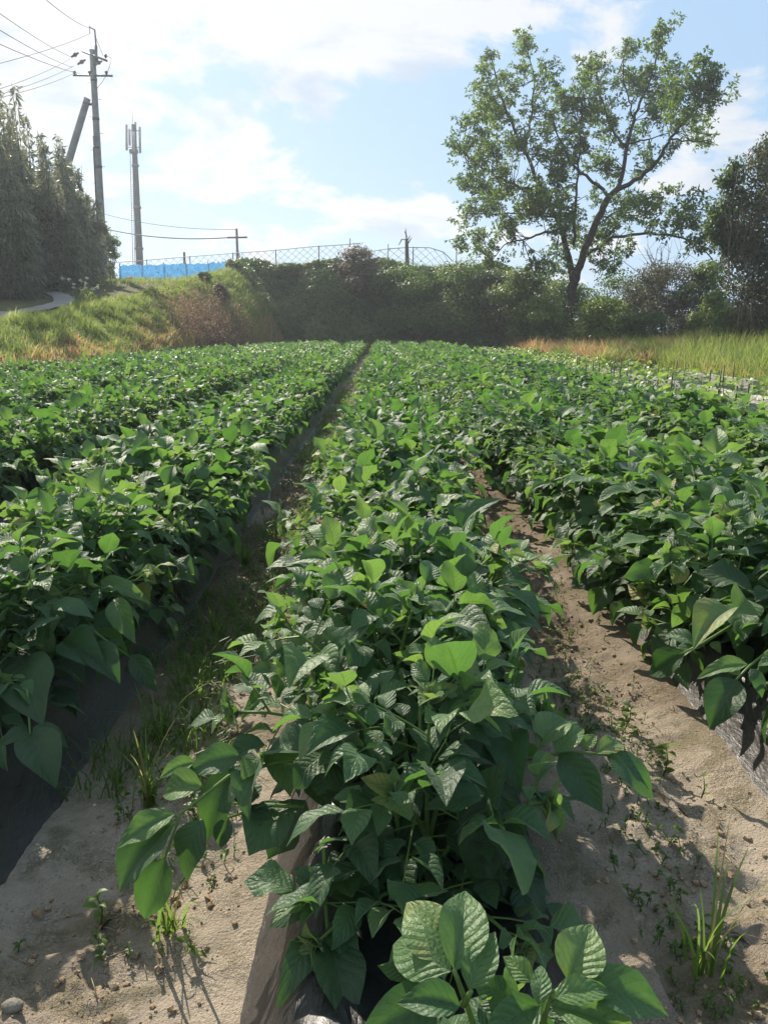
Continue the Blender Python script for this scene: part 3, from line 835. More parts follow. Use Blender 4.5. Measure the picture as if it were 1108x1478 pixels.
    # single tufts
    def tuft(px, py, n, h, lean, label, w=.008, name='grass_tuft', seed=0):
        rr = np.random.default_rng(seed + 900)
        p = atz(px, py, 0.01); p[2] = float(height(p[0], p[1])); q = G()
        P = p + np.stack([rr.normal(0, .012, n), rr.normal(0, .012, n), 0 * rr.random(n) - .004], -1)
        blades(q, P, h * rr.uniform(.35, 1.2, n), w * rr.uniform(.5, 1.1, n), lean * rr.uniform(.3, 1.6, n), np.where(rr.random(n) < .16, 0, rr.uniform(.3, .9, n)), rr, 6, .45)
        tag(q.build(name, M['fresh_grass'], origin=p), label, 'grass tuft')
    tuft(247, 1333, 17, .20, .6, 'grass tuft on sunlit sand below the drooping left potato branch', seed=1)
    tuft(215, 1165, 30, .23, .6, 'larger grass tuft beside the left film edge, partly shaded', .007, seed=2)
    tuft(1015, 1400, 20, .30, .5, 'tall bright grass tuft on the sandy right furrow', .0075, seed=3)
    tuft(268, 985, 16, .13, .7, 'small grass tuft in the dark left furrow', .006, seed=4)
    tuft(310, 905, 22, .15, .5, 'slender grass tuft farther up the shaded left furrow', .006, seed=5)
    tuft(232, 1060, 26, .18, .7, 'broad grass tuft where the left furrow turns shady', .006, seed=7)
    tuft(355, 820, 30, .17, .6, 'dense grass tuft deep in the left furrow under the leaves', .006, seed=8)
    tuft(285, 1010, 18, .12, .8, 'low spreading grass tuft beside the centre bed in the left furrow', .005, seed=9)
    tuft(735, 1130, 14, .10, .8, 'short grass tuft at the soil edge under the right potato branch', .006, seed=6)
    # a few weeds one can tell apart
    def weed(px, py, s, n, label, col, seed):
        rr = np.random.default_rng(seed); p = atz(px, py, .01); p[2] = float(height(p[0], p[1])); q = G()
        tip = p + [rr.normal(0, .1 * s), .0, s]
        tube(q, [p, (p + tip) / 2 + [.1 * s, 0, 0], tip], [.0022, .0018, .001], 5, cap=False)
        tt = np.linspace(.15, 1, n)[:, None]; P = p + (tip - p) * tt; az = np.arange(n) * 2.4
        put(q, LO[0], P, np.stack([np.cos(az), np.sin(az), .35 + 0 * az], -1), np.array([0, 0, 1.0]) + rr.normal(0, .3, (n, 3)), s * rr.uniform(.25, .5, n), s * .22, col)
        tag(q.build('weed_seedling', M['fresh_grass'], origin=p), label, 'weed')
    weed(1012, 1142, .06, 4, 'tiny weed with one broad bright leaf on the right furrow', .95, 1)
    weed(957, 1112, .09, 14, 'upright small-leaved weed standing in the right furrow sand', .2, 2)
    weed(900, 1050, .08, 16, 'bushy low weed beside the right furrow hollow', .35, 3)
    weed(145, 1320, .07, 9, 'yellowish weed near the pale sand patch left of the tuft', .8, 4)
    weed(190, 985, .07, 12, 'broad weed at the foot of the left film', .3, 5)
    p = atz(18, 1452, .015); p[2] = float(height(p[0], p[1])) + .006
    q = G(); V, Q, T = base[1]
    th = np.linspace(0, np.pi, 9); ph = np.arange(12) * np.pi / 6
    W = np.array([[math.sin(a) * math.cos(b) * .019, math.sin(a) * math.sin(b) * .014, math.cos(a) * .011] for a in th for b in ph])
    W *= 1 + .12 * (vnoise(W[:, :1] * 130 + 9, W[:, 1:2] * 130 + 3, 4) - .5)
    Qs = [(a * 12 + b, (a + 1) * 12 + b, (a + 1) * 12 + (b + 1) % 12, a * 12 + (b + 1) % 12) for a in range(8) for b in range(12)]
    q.add(W + p, Qs)
    tag(q.build('pebble', M['stone'], origin=p), 'rounded pale pebble half bedded in the left furrow sand', 'pebble')


furrow_bits()

# ------------------------------------------------------------------ far bank vegetation
M['vine'] = foliage_mat('vine_leaf', [(0, (.028, .05, .018)), (.5, (.06, .105, .028)), (.8, (.12, .17, .045)), (1, (.15, .105, .06))], (.2, .32, .05), .5, .3)


def bank_vines():
    r = np.random.default_rng(51)
    g = G(); n = 80000
    x = r.uniform(-8.2, 9.5, n); y = 44.5 + 4.0 * r.random(n)
    z = height(x, y); cl = fbm(x * 1.3, y * 1.3 + z, 120); c2 = fbm(x * .55 + 9, z * .5, 130, 2)
    bul = np.clip(c2 - .3, 0, 1) * 3.2; tp = sst(3.4, 4.3, z) * np.clip(fbm(x * .6, 0 * x, 133, 3) - .35, 0, 1) * 1.9
    P = np.stack([x, y - (.5 * cl + bul * (1 - .5 * sst(3.5, 4.5, z))) * (z > .3), z + .45 * cl * r.random(n) + (tp + .25 * bul * sst(1, 4, z)) * r.random(n) ** .5], -1)
    K = np.clip(.12 + .6 * (cl - .25) + .6 * (c2 - .3) + r.normal(0, .12, n), 0, .85)
    top = (z > 3.6) & (x < 0) & (vnoise(x * 1.2, 0 * x, 5) > .45)
    K = np.where(top & (r.random(n) < .65), r.uniform(.88, 1, n), K)
    N = np.stack([0 * x, -.6 + 0 * x, .8 + 0 * x], -1) + r.normal(0, .5, (n, 3))
    X = np.stack([r.normal(0, 1, n), -.5 + 0 * x, -.6 + r.normal(0, .5, n)], -1)
    put(g, HEX, P, X, N, r.uniform(.09, .2, n), r.uniform(.07, .15, n), K)
    n = 9000; x = r.uniform(-8, 7, n); y = 47 + 2.2 * r.random(n)
    blades(g, np.stack([x, y, height(x, y)], -1), r.uniform(.2, .7, n), .016, r.uniform(.2, .8, n), r.uniform(.5, 1, n), r)
    o = g.build('bank_vines', M['vine'])
    tag(o, 'dark tangle of vines and creepers hanging over the far bank', 'bank vines', kind='stuff')


bank_vines()

SH = {
    'dark': [(0, (.022, .038, .016)), (.5, (.05, .082, .026)), (1, (.10, .14, .042))],
    'mid': [(0, (.032, .058, .018)), (.5, (.075, .125, .03)), (1, (.16, .22, .05))],
    'bright': [(0, (.035, .06, .016)), (.5, (.09, .14, .03)), (1, (.20, .25, .055))],
    'grey': [(0, (.030, .032, .022)), (.5, (.062, .062, .042)), (1, (.11, .105, .07))],
    'brown': [(0, (.04, .034, .02)), (.5, (.10, .078, .05)), (1, (.19, .145, .095))],
}
SHM = {k: foliage_mat(k + '_shrub_leaf', v, {'dark': (.15, .26, .04), 'mid': (.25, .4, .05), 'bright': (.38, .5, .07), 'grey': (.18, .2, .08), 'brown': (.2, .15, .09)}[k], .5, .33) for k, v in SH.items()}


def shrub(px, ptop, pw, Y, kind, label, n=9000, leaf=.13, cat='shrub', name='shrub', depth=1.0, dome=.8, z0=None, seed=0, layers=False, grp=None):
    r = np.random.default_rng(int(px * 7 + Y) + seed)
    top = at(px, ptop, Y); x0 = top[0]; zb = float(height(x0, Y)) if z0 is None else z0
    rx = pw / 2 / F * Y; H = max(top[2] - zb, .6); ry = rx * depth
    t = thing(name, label, cat, (x0, Y, zb), grp)
    gs = G()
    nb = 9
    lobes = []
    for k in range(nb * 3):
        a = r.uniform(0, 6.28); rr = r.random() ** .5; hz = r.uniform(.12, .92)
        lim = math.sqrt(max(0, 1 - max(0, hz - .45) ** 2 / .36)) * dome + (1 - dome) * .6
        c = np.array([math.cos(a) * rr * rx * .78 * lim, math.sin(a) * rr * ry * .78 * lim, hz * H])
        lobes.append((c, r.uniform(.28, .46) * min(rx, H) * (1.1 if hz < .5 else .85)))
    lobes.append((np.array([r.normal(0, .1 * rx), 0, H * .84]), .17 * H))
    for k in range(6):
        c, _ = lobes[k]
        tube(gs, [(r.normal(0, .1), r.normal(0, .1), -.1), (c[0] * .4, c[1] * .4, c[2] * .55), tuple(c)], [.035, .022, .008], 5)
    gs.build('stem', M['bark'], t)
    g = G()
    cc = np.array([l[0] for l in lobes]); cr = np.array([l[1] for l in lobes])
    i = r.choice(len(lobes), n, p=cr ** 2 / (cr ** 2).sum())
    d = rdir(n, r); d[:, 2] = d[:, 2] * .8 + .12
    rad = cr[i] * (.55 + .5 * r.random(n) ** .5) * (1 + .35 * r.normal(0, .5, n))
    P = cc[i] + d * rad[:, None] * [1, 1, .75]
    P = P[P[:, 2] > -.05]; d = d[:len(P)]; m = len(P)
    lobek = r.random(len(lobes))[i[:m]]
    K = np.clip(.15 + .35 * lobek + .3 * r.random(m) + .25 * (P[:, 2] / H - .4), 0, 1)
    N = d + np.array([0, 0, .9]) + r.normal(0, .4, (m, 3)); X = np.cross(rdir(m, r), N) + [0, 0, -.3]
    L = leaf * r.uniform(.6, 1.35, m)
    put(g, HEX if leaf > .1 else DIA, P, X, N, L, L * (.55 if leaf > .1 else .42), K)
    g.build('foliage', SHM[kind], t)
    return t


shrub(590, 372, 110, 45.2, 'mid', 'green leafy shrub clambering over the middle of the far bank', 9000)
shrub(655, 375, 110, 44.8, 'mid', 'bushy shrub with yellow-green top at the right end of the far bank', 11000)
shrub(715, 388, 100, 44.0, 'dark', 'dark leafy shrub left of the pale broad bush', 10000)
shrub(512, 358, 78, 46.0, 'brown', 'brown heap of dead creeper humped on top of the far bank', 7000, .14, 'creeper heap', 'creeper_heap', z0=2.9, dome=1.0)
shrub(760, 385, 110, 42.0, 'bright', 'pale green broad bush just left of the tall tree trunk', 11000, .15)
shrub(790, 440, 80, 40.2, 'mid', 'low green bush hiding the foot of the tall tree', 5000, .13)
shrub(868, 432, 95, 39.0, 'bright', 'bright yellow-green bush right of the tall tree trunk', 6500, .15)
shrub(900, 395, 130, 43.0, 'dark', 'dark green bush behind the bright one near the tall tree', 10000, .12)
shrub(965, 378, 140, 40.0, 'grey', 'grey-green thorny bush with a rounded dull crown', 19000, .105)
shrub(930, 455, 90, 36.5, 'dark', 'low dark bush behind the leaning plank', 6000, .12)
shrub(1022, 372, 95, 39.0, 'mid', 'upright green bush between the grey bush and the brown-draped tree', 7000, .13)
shrub(1032, 420, 75, 33.0, 'bright', 'yellow-green bush catching sun at the foot of the brown-draped tree', 5000, .13)
shrub(1085, 440, 120, 29.5, 'dark', 'low dark bush under the brown-draped tree on the right', 9000, .12)
shrub(985, 455, 60, 34.0, 'grey', 'small grey bush behind the tall grass', 4000, .08)
shrub(820, 405, 100, 47.0, 'dark', 'dark background bush filling the gap behind the tall trunk', 7000, .14)
shrub(1180, 400, 120, 33.0, 'dark', 'dark bush at the outer right beyond the grass', 6000, .13)
shrub(318, 408, 26, 37.5, 'brown', 'dark narrow dead bush standing on the left bank', 2600, .09)
shrub(296, 415, 22, 38.5, 'dark', 'small dark green bush beside the dead one on the left bank', 1800, .1)
shrub(158, 335, 34, 45.5, 'mid', 'slim pale leafy tree at the right side of the concrete pole', 3000, .11, 'tree', 'small_tree')


# ------------------------------------------------------------------ big tree
def big_tree():
    r = np.random.default_rng(61)
    Y0 = 40.0
    def pt(zx, zy, dy=0.0):
        return at(620 + zx / 2.27, zy / 2.27, Y0 + dy)
    base = at(820, 470, Y0); base[2] = float(height(base[0], Y0)) - .1
    t = thing('broadleaf_tree', 'tall open broadleaf tree with forked trunk rising behind the field', 'tree', base)
    gt = G()
    SK = []
    def limb(pts, r0, r1, g, n=8):
        P = np.array([pt(*q) for q in pts])
        # smooth resample
        s = np.concatenate([[0], np.cumsum(np.linalg.norm(np.diff(P, axis=0), axis=1))])
        u = np.linspace(0, s[-1], max(6, len(P) * 4))
        Q = np.stack([np.interp(u, s, P[:, k]) for k in range(3)], -1)
        for _ in range(3): Q[1:-1] = .25 * Q[:-2] + .5 * Q[1:-1] + .25 * Q[2:]
        Q[1:-1] += r.normal(0, .03, (len(Q) - 2, 3))
        tube(g, Q, np.linspace(r0 * .74, r1 * .8, len(Q)), n)
        SK.append(Q)
    limb([(452, 1075), (462, 980), (478, 890)], .33, .27, gt, 10)
    gt.build('trunk', M['bark'], t, base)
    limbs = [
        ([(470, 930), (500, 845), (545, 720), (590, 640)], .27, .20, 0),
        ([(590, 640, 0), (628, 600, .5), (640, 510, .8), (668, 390, 1.2), (705, 300, 1.4), (745, 190, 1.5), (768, 95, 1.5)], .16, .03, 0),
        ([(590, 640, 0), (660, 600, -.6), (740, 540, -1.2), (785, 455, -1.6), (860, 370, -2), (925, 300, -2.2)], .17, .03, 0),
        ([(785, 455, -1.6), (850, 460, -2.4), (920, 470, -2.8)], .06, .02, 0),
        ([(650, 470, .8), (720, 455, 1.5), (800, 430, 2)], .06, .02, 0),
        ([(668, 390, 1.2), (640, 300, 1.8), (630, 200, 2), (650, 140, 2)], .06, .015, 0),
        ([(590, 640, 0), (530, 590, -1), (470, 550, -2), (420, 450, -2.4), (400, 380, -2.6)], .12, .03, 0),
        ([(640, 480, .8), (590, 420, 1.6), (560, 320, 2.2), (540, 220, 2.4)], .09, .02, 0),
        ([(470, 930, .2), (440, 770, .6), (370, 630, 1.2), (310, 490, 1.6), (255, 380, 1.6), (215, 260, 1.4), (198, 180, 1.2)], .22, .03, 0),
        ([(310, 490, 1.6), (335, 380, 2.4), (345, 260, 2.6), (310, 130, 2.6)], .09, .02, 0),
        ([(345, 330, 2.6), (390, 250, 3)], .05, .015, 0),
        ([(370, 630, 1.2), (290, 610, .2), (190, 560, -1), (110, 500, -1.6)], .10, .02, 0),
        ([(420, 750, .6), (320, 780, -.6), (240, 800, -1.4), (205, 850, -1.8)], .09, .02, 0),
        ([(440, 720, .6), (340, 700, 1.8), (230, 700, 2.8), (120, 700, 3)], .08, .02, 0),
        ([(500, 845, 0), (600, 775, -1), (700, 765, -1.8), (790, 770, -2.4), (870, 790, -2.8), (925, 850, -3)], .12, .03, 0),
        ([(700, 765, -1.8), (760, 690, -2.4), (765, 630, -2.6)], .05, .015, 0),
        ([(790, 770, -2.4), (850, 700, -3), (860, 640, -3.2)], .05, .015, 0),
        ([(545, 720, 0), (620, 690, 1.2), (700, 680, 2)], .07, .02, 0),
        ([(470, 800, .3), (480, 640, -1.2), (490, 480, -2), (500, 320, -2.2)], .10, .02, 0),
    ]
    for pts, r0, r1, _ in limbs:
        g = G(); limb(pts, r0, r1, g); g.build('limb', M['bark'], t, base)
    sk = np.concatenate(SK)
    blobs = [(200, 190, 24), (322, 150, 34), (298, 128, 20), (180, 290, 55), (270, 255, 50), (385, 250, 42), (150, 400, 50), (230, 380, 60), (330, 350, 35), (110, 490, 40), (190, 500, 55), (290, 470, 50), (150, 575, 52), (240, 590, 58), (370, 480, 52), (430, 560, 56), (330, 640, 58), (200, 660, 62), (120, 700, 42), (250, 740, 48), (320, 700, 55), (400, 650, 58), (180, 775, 38), (430, 720, 56), (440, 330, 34), (480, 385, 52), (530, 230, 56), (500, 300, 50), (570, 330, 55), (590, 420, 45), (480, 480, 56), (540, 520, 44), (600, 560, 34), (650, 170, 42), (640, 250, 40), (700, 240, 42), (768, 100, 38), (750, 160, 30), (680, 300, 38), (790, 240, 38), (760, 310, 46), (820, 330, 55), (880, 225, 34), (920, 250, 36), (930, 325, 36), (880, 300, 44), (870, 420, 46), (800, 400, 40), (900, 450, 32), (730, 380, 38), (690, 425, 30), (780, 490, 24), (720, 520, 32), (690, 560, 26), (420, 850, 48), (480, 760, 52), (560, 760, 50), (620, 700, 46), (700, 690, 44), (762, 650, 32), (660, 650, 32), (740, 740, 34), (850, 670, 42), (820, 725, 40), (905, 720, 38), (885, 785, 36), (650, 815, 22), (560, 850, 36), (350, 865, 36), (600, 870, 30), (640, 470, 22), (560, 640, 30), (380, 400, 36), (115, 790, 25), (215, 830, 32), (945, 775, 30)]
    gtw = G(); gl = G()
    for zx, zy, zr in blobs:
        c2 = pt(zx, zy)
        # depth: that of the nearest limb in the picture plane, spread a little
        d2 = (sk[:, 0] - c2[0]) ** 2 + (sk[:, 2] - c2[2]) ** 2
        j = int(np.argmin(d2)); dy = sk[j, 1] - Y0 + r.normal(0, 1.0)
        rad = zr / 2.27 / F * Y0
        nsub = max(4, int((zr / 14) ** 2 * 1.08))
        for _ in range(nsub):
            o = np.clip(r.normal(0, 1, 3), -1.3, 1.3) * [.52, .9, .52] * rad
            c = pt(zx, zy, dy) + o
            k = int(np.argmin(((sk - c) ** 2).sum(1))); s = sk[k]
            mid = (s + c) / 2 + r.normal(0, .12, 3) + [0, 0, -.08]
            if r.random() < .75: tube(gtw, [s, mid, c], [.022, .014, .005], 4, cap=False)
            # spray: rosettes of long leaves round the twig end
            nr = 7
            oc = c + r.normal(0, .2, (nr, 3))
            for q in oc:
                m = r.integers(8, 13)
                d = rdir(m, r); d[:, 2] = d[:, 2] * .7 + .05
                N = np.cross(d, rdir(m, r)) + [0, 0, .5]
                L = r.uniform(.12, .23, m)
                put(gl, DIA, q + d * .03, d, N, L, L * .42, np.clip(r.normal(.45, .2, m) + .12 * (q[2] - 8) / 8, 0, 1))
    gtw.build('twigs', M['bark'], t, base)['kind'] = 'stuff'
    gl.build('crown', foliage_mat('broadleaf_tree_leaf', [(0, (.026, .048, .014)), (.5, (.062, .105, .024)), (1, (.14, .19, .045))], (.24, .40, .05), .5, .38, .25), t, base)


big_tree()


# ------------------------------------------------------------------ brown-draped tree on the right
def draped_tree():
    r = np.random.default_rng(71)
    Y = 28.0; base = at(1120, 480, Y); base[2] = float(height(base[0], Y)) - .1
    t = thing('vine_draped_tree', 'dark tree draped with brown hanging dead vines at the right edge', 'tree', base)
    g = G(); tube(g, [base, base + [.1, 0, 2.5], base + [-.2, .1, 5]], [.25, .2, .1], 8); g.build('trunk', M['bark'], t, base)
    lob = [(1120, 225, 36), (1100, 262, 46), (1150, 250, 50), (1075, 320, 42), (1120, 330, 60), (1085, 390, 48), (1140, 400, 70), (1095, 450, 45), (1060, 290, 20), (1070, 355, 30), (1108, 215, 14)]
    gf = G()
    for px, py, pr in lob:
        c = at(px, py, Y); rad = pr / F * Y; n = int(2600 * (pr / 45) ** 2)
        d = rdir(n, r); P = c + d * (rad * (.6 + .45 * r.random(n)))[:, None]
        L = r.uniform(.07, .15, n)
        put(gf, DIA, P, np.cross(rdir(n, r), d) + [0, 0, -.7], d + r.normal(0, .4, (n, 3)), L, L * .5, np.clip(.5 * r.random() + .12 + r.normal(0, .2, n), 0, 1))
    gf.build('crown', foliage_mat('draped_leaf', [(0, (.022, .036, .016)), (.45, (.05, .07, .028)), (.7, (.10, .085, .05)), (1, (.20, .15, .09))], (.18, .2, .06), .5, .3), t, base)
    gv = G(); 
    for _ in range(120):
        px, py, pr = lob[r.integers(0, 8)]
        c = at(px + r.normal(0, pr * .5), py - pr * .4, Y - pr / F * Y * r.uniform(.6, 1.0))
        L = r.uniform(.6, 2.2); sw = r.normal(0, .38, 2)
        tube(gv, [c, c + [sw[0] * .5, -.15, -.35 * L], c + [sw[0], -.12 + sw[1] * .3, -L]], [.008, .007, .004], 3, cap=False)
    gv.build('hanging_vines', M['dry_bark'], t, base)['kind'] = 'stuff'
    g2 = G()
    for px, py, pr, n in ((1050, 262, 14, 500), (1040, 310, 18, 800), (1048, 345, 20, 800), (1030, 335, 12, 350), (1060, 240, 8, 120)):
        c = at(px, py, Y); rad = pr / F * Y
        P = c + r.normal(0, .5, (n, 3)) * rad; L = r.uniform(.1, .2, n)
        put(g2, DIA, P, rdir(n, r), rdir(n, r) + [0, 0, .8], L, L * .5, r.uniform(.1, .8, n))
        tube(g2, [at(1100, py + 30, Y), c], [.03, .01], 4, K=.1)
    g2.build('leafy_branches', SHM['dark'], t, base)


draped_tree()


# ------------------------------------------------------------------ feathery trees by the road
def feathery():
    r = np.random.default_rng(81)
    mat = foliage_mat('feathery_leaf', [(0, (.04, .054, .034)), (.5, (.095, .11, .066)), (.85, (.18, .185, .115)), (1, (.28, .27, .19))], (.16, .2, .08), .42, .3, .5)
    rows = [(-45, 112, 31.0), (2, 152, 33.0), (36, 190, 35.0), (70, 225, 37.5), (92, 268, 40.0), (116, 318, 42.5)]
    names = ['tallest feathery evergreen, cut by the left photo edge', 'tall spired evergreen second along the roadside', 'spired evergreen third along the roadside with a thin bare leader', 'shaggy evergreen fourth along the roadside', 'feathery evergreen right below the leaning brace pole', 'lowest feathery evergreen beside the concrete pole foot']
    for q_, ((px, py, Y), nm) in enumerate(zip(rows, names)):
        sp = (1, 1, 1, .85, .55, .32)[q_]
        top = at(px, py, Y); zb = float(height(top[0], Y)); H = top[2] - zb
        base = np.array([top[0], Y, zb])
        t = thing('roadside_tree', nm, 'tree', base, 'feathery evergreens along the road')
        g = G(); tube(g, [base - [0, 0, .1], base + [0, 0, H * .5], base + [0, 0, H * .9]], [.12, .08, .02], 6); g.build('trunk', M['bark'], t, base)
        gf = G(); ns = 8
        for k in range(ns):
            o = np.array([r.uniform(-1.6, 1.6) * sp, r.normal(0, .8), 0]) if k else np.zeros(3)
            hh = H * (.8 if k == 0 else r.uniform(.4, .72)); w = r.uniform(.38, .65) * (.5 + .5 * sp)
            tube(gf, [base + o, base + o + [0, 0, hh]], [.03, .006], 4, K=.3)
            n = 1500
            tt = r.random(n) ** .85
            rad = w * 1.1 * (1 - tt ** 3.5) * (.35 + .65 * r.random(n)) * (1 + .45 * np.sin(tt * 31 + k)) + .05
            a = r.uniform(0, 6.28, n)
            P = base + o + np.stack([np.cos(a) * rad, np.sin(a) * rad, tt * hh], -1)
            X = np.stack([np.cos(a) * .5, np.sin(a) * .5, r.normal(-.35, .6, n)], -1)
            L = r.uniform(.16, .42, n); X[:, 2] -= .45; pk = r.normal(0, .14)
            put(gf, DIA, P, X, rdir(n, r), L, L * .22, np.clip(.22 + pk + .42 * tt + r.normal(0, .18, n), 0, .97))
        for k in range(26):
            o = np.array([r.uniform(-1.9, 1.9) * sp, r.normal(0, 1.0), 0]); h1 = H * (.62 + .46 * r.random() ** 1.6) - abs(o[0]) * .35; h0 = H * .45
            n = 300; tt = r.random(n); rad = .20 * (1 - tt ** 1.5) * r.random(n) ** .5 + .03; a = r.uniform(0, 6.28, n)
            tube(gf, [base + o + [0, 0, h0], base + o + [r.normal(0, .1), 0, h1 + .1]], [.03, .006], 4, K=.5)
            P = base + o + np.stack([np.cos(a) * rad, np.sin(a) * rad, h0 + tt * (h1 - h0)], -1)
            L = r.uniform(.14, .34, n)
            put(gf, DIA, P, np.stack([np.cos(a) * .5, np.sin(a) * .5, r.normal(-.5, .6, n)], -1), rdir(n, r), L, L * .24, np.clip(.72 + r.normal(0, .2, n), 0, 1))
        # lower skirt
        n = 5000; a = r.uniform(0, 6.28, n); rr = 1.7 * sp * r.random(n) ** .4
        P = base + np.stack([np.cos(a) * rr, np.sin(a) * rr, r.random(n) * min(3.6, H * .6)], -1)
        L = r.uniform(.12, .28, n)
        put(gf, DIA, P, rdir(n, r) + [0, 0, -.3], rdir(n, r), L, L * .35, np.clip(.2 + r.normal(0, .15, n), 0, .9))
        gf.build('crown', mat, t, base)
    # white-headed weed on the bank crest
    p = at(126, 440, 27.5); p[2] = float(height(p[0], p[1]))
    t = thing('seed_head_weed', 'tall weed with white fluffy seed heads on the bank by the road', 'weed', p)
    gh = G()
    for k in range(11):
        g = G()
        e = p + [r.normal(0, .28), r.normal(0, .2), r.uniform(.4, 1.0)]
        tube(g, [p, (p + e) / 2 + r.normal(0, .04, 3), e], [.01, .008, .005], 4, K=.3); g.build('stalk', M['grass'], t, p)
        n = 26; put(gh, DIA, e + r.normal(0, .02, (n, 3)), rdir(n, r), rdir(n, r), .05, .035, .5)
    g = G(); n = 120; put(g, DIA, p + r.normal(0, .2, (n, 3)) + [0, 0, .3], rdir(n, r), rdir(n, r), .12, .05, r.random(n) * .6)
    g.build('foliage', M['grass'], t, p); gh.build('seed_heads', simple_mat('seed_fluff', (.6, .6, .56), (.7, .7, .66), 9, .9, .1), t, p)['kind'] = 'stuff'


feathery()


# ------------------------------------------------------------------ poles, wires, tower
def cyl(a, b, r0, r1, n=10, k=2):
    g = G(); a = np.asarray(a, float); b = np.asarray(b, float)
    tube(g, [a + (b - a) * s for s in np.linspace(0, 1, k)], np.linspace(r0, r1, k), n); return g


def poles():
    Y = 44.0
    b = at(152, 420, Y); b[2] = float(height(b[0], Y)) - .2
    def p(px, py, dy=0): return at(px, py, Y + dy)
    t = thing('utility_pole', 'tall grey concrete utility pole with two crossarms beside the road', 'utility pole', b)
    top = p(133.5, 72)
    cyl(b, top, .21, .14, 14, 8).build('shaft', M['pole'], t, b)
    cyl(p(141, 90), p(137, 43), .045, .04, 8).build('top_pipe', M['steel'], t, b)
    g = G(); tube(g, [p(106, 108.5, -.1), p(163, 109.5, -.1)], [.05, .05], 4); arms = [g.build('crossarm', M['steel'], t, b)]
    g = G(); tube(g, [p(119, 74, .2), p(155, 88, -.5)], [.05, .05], 4); arms.append(g.build('crossarm', M['steel'], t, b))
    for q in ((108, 106), (130, 106), (154, 106), (153, 82)):
        g = G(); a = p(q[0], q[1] + 2, -.12); h = np.array([0, 0, 1.0])
        tube(g, [a, a + h * .06, a + h * .08, a + h * .15, a + h * .2], [.05, .05, .085, .075, .03], 8); g.build('insulator', M['ceramic'], arms[1 if q[1] < 90 else 0], b)
    for q0, q1 in (((114, 76), (103, 82.5)), ((124, 86), (112, 93)), ((148, 88), (137, 93))):
        g = G(); a, c = p(*q0, -.15), p(*q1, -.15); d = c - a
        tube(g, [a + d * s for s in (0, .1, .3, .32, .6, .62, .9, 1)], [.03, .05, .05, .1, .1, .06, .05, .03], 8); g.build('switch', M['ceramic'], t, b)
    cyl(p(139, 66, -.05), p(139, 94, -.05), .07, .07, 6).build('bracket', M['steel'], t, b)
    g = G(); tube(g, [p(129, 39), p(137, 43)], [.03, .03], 5); tube(g, [p(130, 37), p(130, 49)], [.02, .02], 5); g.build('bracket', M['steel'], t, b)
    for q in (.52, .72, .88):
        a = b + (top - b) * q; u = (top - b) * .006; cyl(a - u, a + u, .235 - .08 * q, .235 - .08 * q, 14).build('band', M['steel'], t, b)
    g = G(); a = b + (top - b) * .62; box(g, a + [.05, -.27, 0], (.26, .2, .5)); g.build('junction_box', M['steel'], t, b, smooth=False)
    cyl(b + [-.2, -.1, .2], b + (top - b) * .6 + [-.17, -.1, 0], .03, .03, 6).build('conduit', M['cable'], t, b)
    for i in range(7):
        a = b + (top - b) * (.45 + .07 * i); s = 1 if i % 2 else -1
        cyl(a, a + [.34 * s, 0, 0], .012, .012, 4).build('step_bolt', M['steel'], t, b)
    for pts in (((153, 80), (161, 84), (159, 95), (155, 105)), ((139, 55), (145, 70), (149, 80)), ((154, 108), (148, 118), (140, 128))):
        g = G(); tube(g, [p(*q, -.2) for q in pts], .012, 4); g.build('jumper_wire', M['cable'], t, b)
    # brace pole
    e = p(126.5, 142); f = p(48, 430); f[2] = float(height(f[0], f[1])) - .2
    t = thing('brace_pole', 'leaning concrete brace pole propped against the tall utility pole', 'utility pole', f)
    cyl(f, e, .21, .17, 12, 6).build('shaft', M['pole'], t, f)
    g = G(); tube(g, [p(126, 151), p(136, 150)], [.06, .06], 6); tube(g, [p(120.5, 147, -.2), p(130, 150, -.2)], [.04, .04], 6)
    g.build('clamp', M['steel'], t, f)
    # wires running off to the left
    W = [((129, 40), (60, -6), 20, 'wire running from the pipe top up beyond the photo'),
         ((129, 49), (-40, 101), 22, 'wire from the pipe top sloping down past the picture edge'),
         ((103, 82), (-30, -2), 18, 'steep upper wire from the upper switch'),
         ((105, 97), (-30, 25), 18, 'steep lower wire from the lower switch'),
         ((120, 107), (-30, 50), 18, 'steep wire ending at the lower crossarm'),
         ((102, 85), (-40, 141), 21, 'gently sloping wire from the upper switch'),
         ((107, 95), (-40, 148), 21, 'gently sloping wire from the lower switch'),
         ((107, 106), (-40, 150), 21, 'lowest gently sloping wire from the crossarm end')]
    for a, c, Yc, lab in W:
        A = p(*a, -.1); C = at(*c, Yc); s = np.linspace(0, 1, 14)[:, None]
        P = A + (C - A) * s - np.array([0, 0, 1.0]) * (4 * s * (1 - s)) * .10
        g = G(); tube(g, P, .010, 4, cap=False)
        tag(g.build('power_line', M['cable'], origin=A), 'thin ' + lab, 'power line', 'wires from the utility pole')
    # phone mast
    Y2 = 95.0; b = at(203, 415, Y2); b[2] = float(height(b[0], Y2)) - .3; top = at(193, 180, Y2)
    t = thing('phone_mast', 'slender grey mobile phone mast with panel antennas and side ladder', 'phone mast', b)
    cyl(b, top, .46, .24, 14, 8).build('shaft', M['mast'], t, b)
    for s in (.32, .55, .78): 
        c = b + (top - b) * s; cyl(c - [0, 0, .12], c + [0, 0, .12], .55 - .2 * s, .55 - .2 * s, 14).build('collar', M['steel'], t, b)
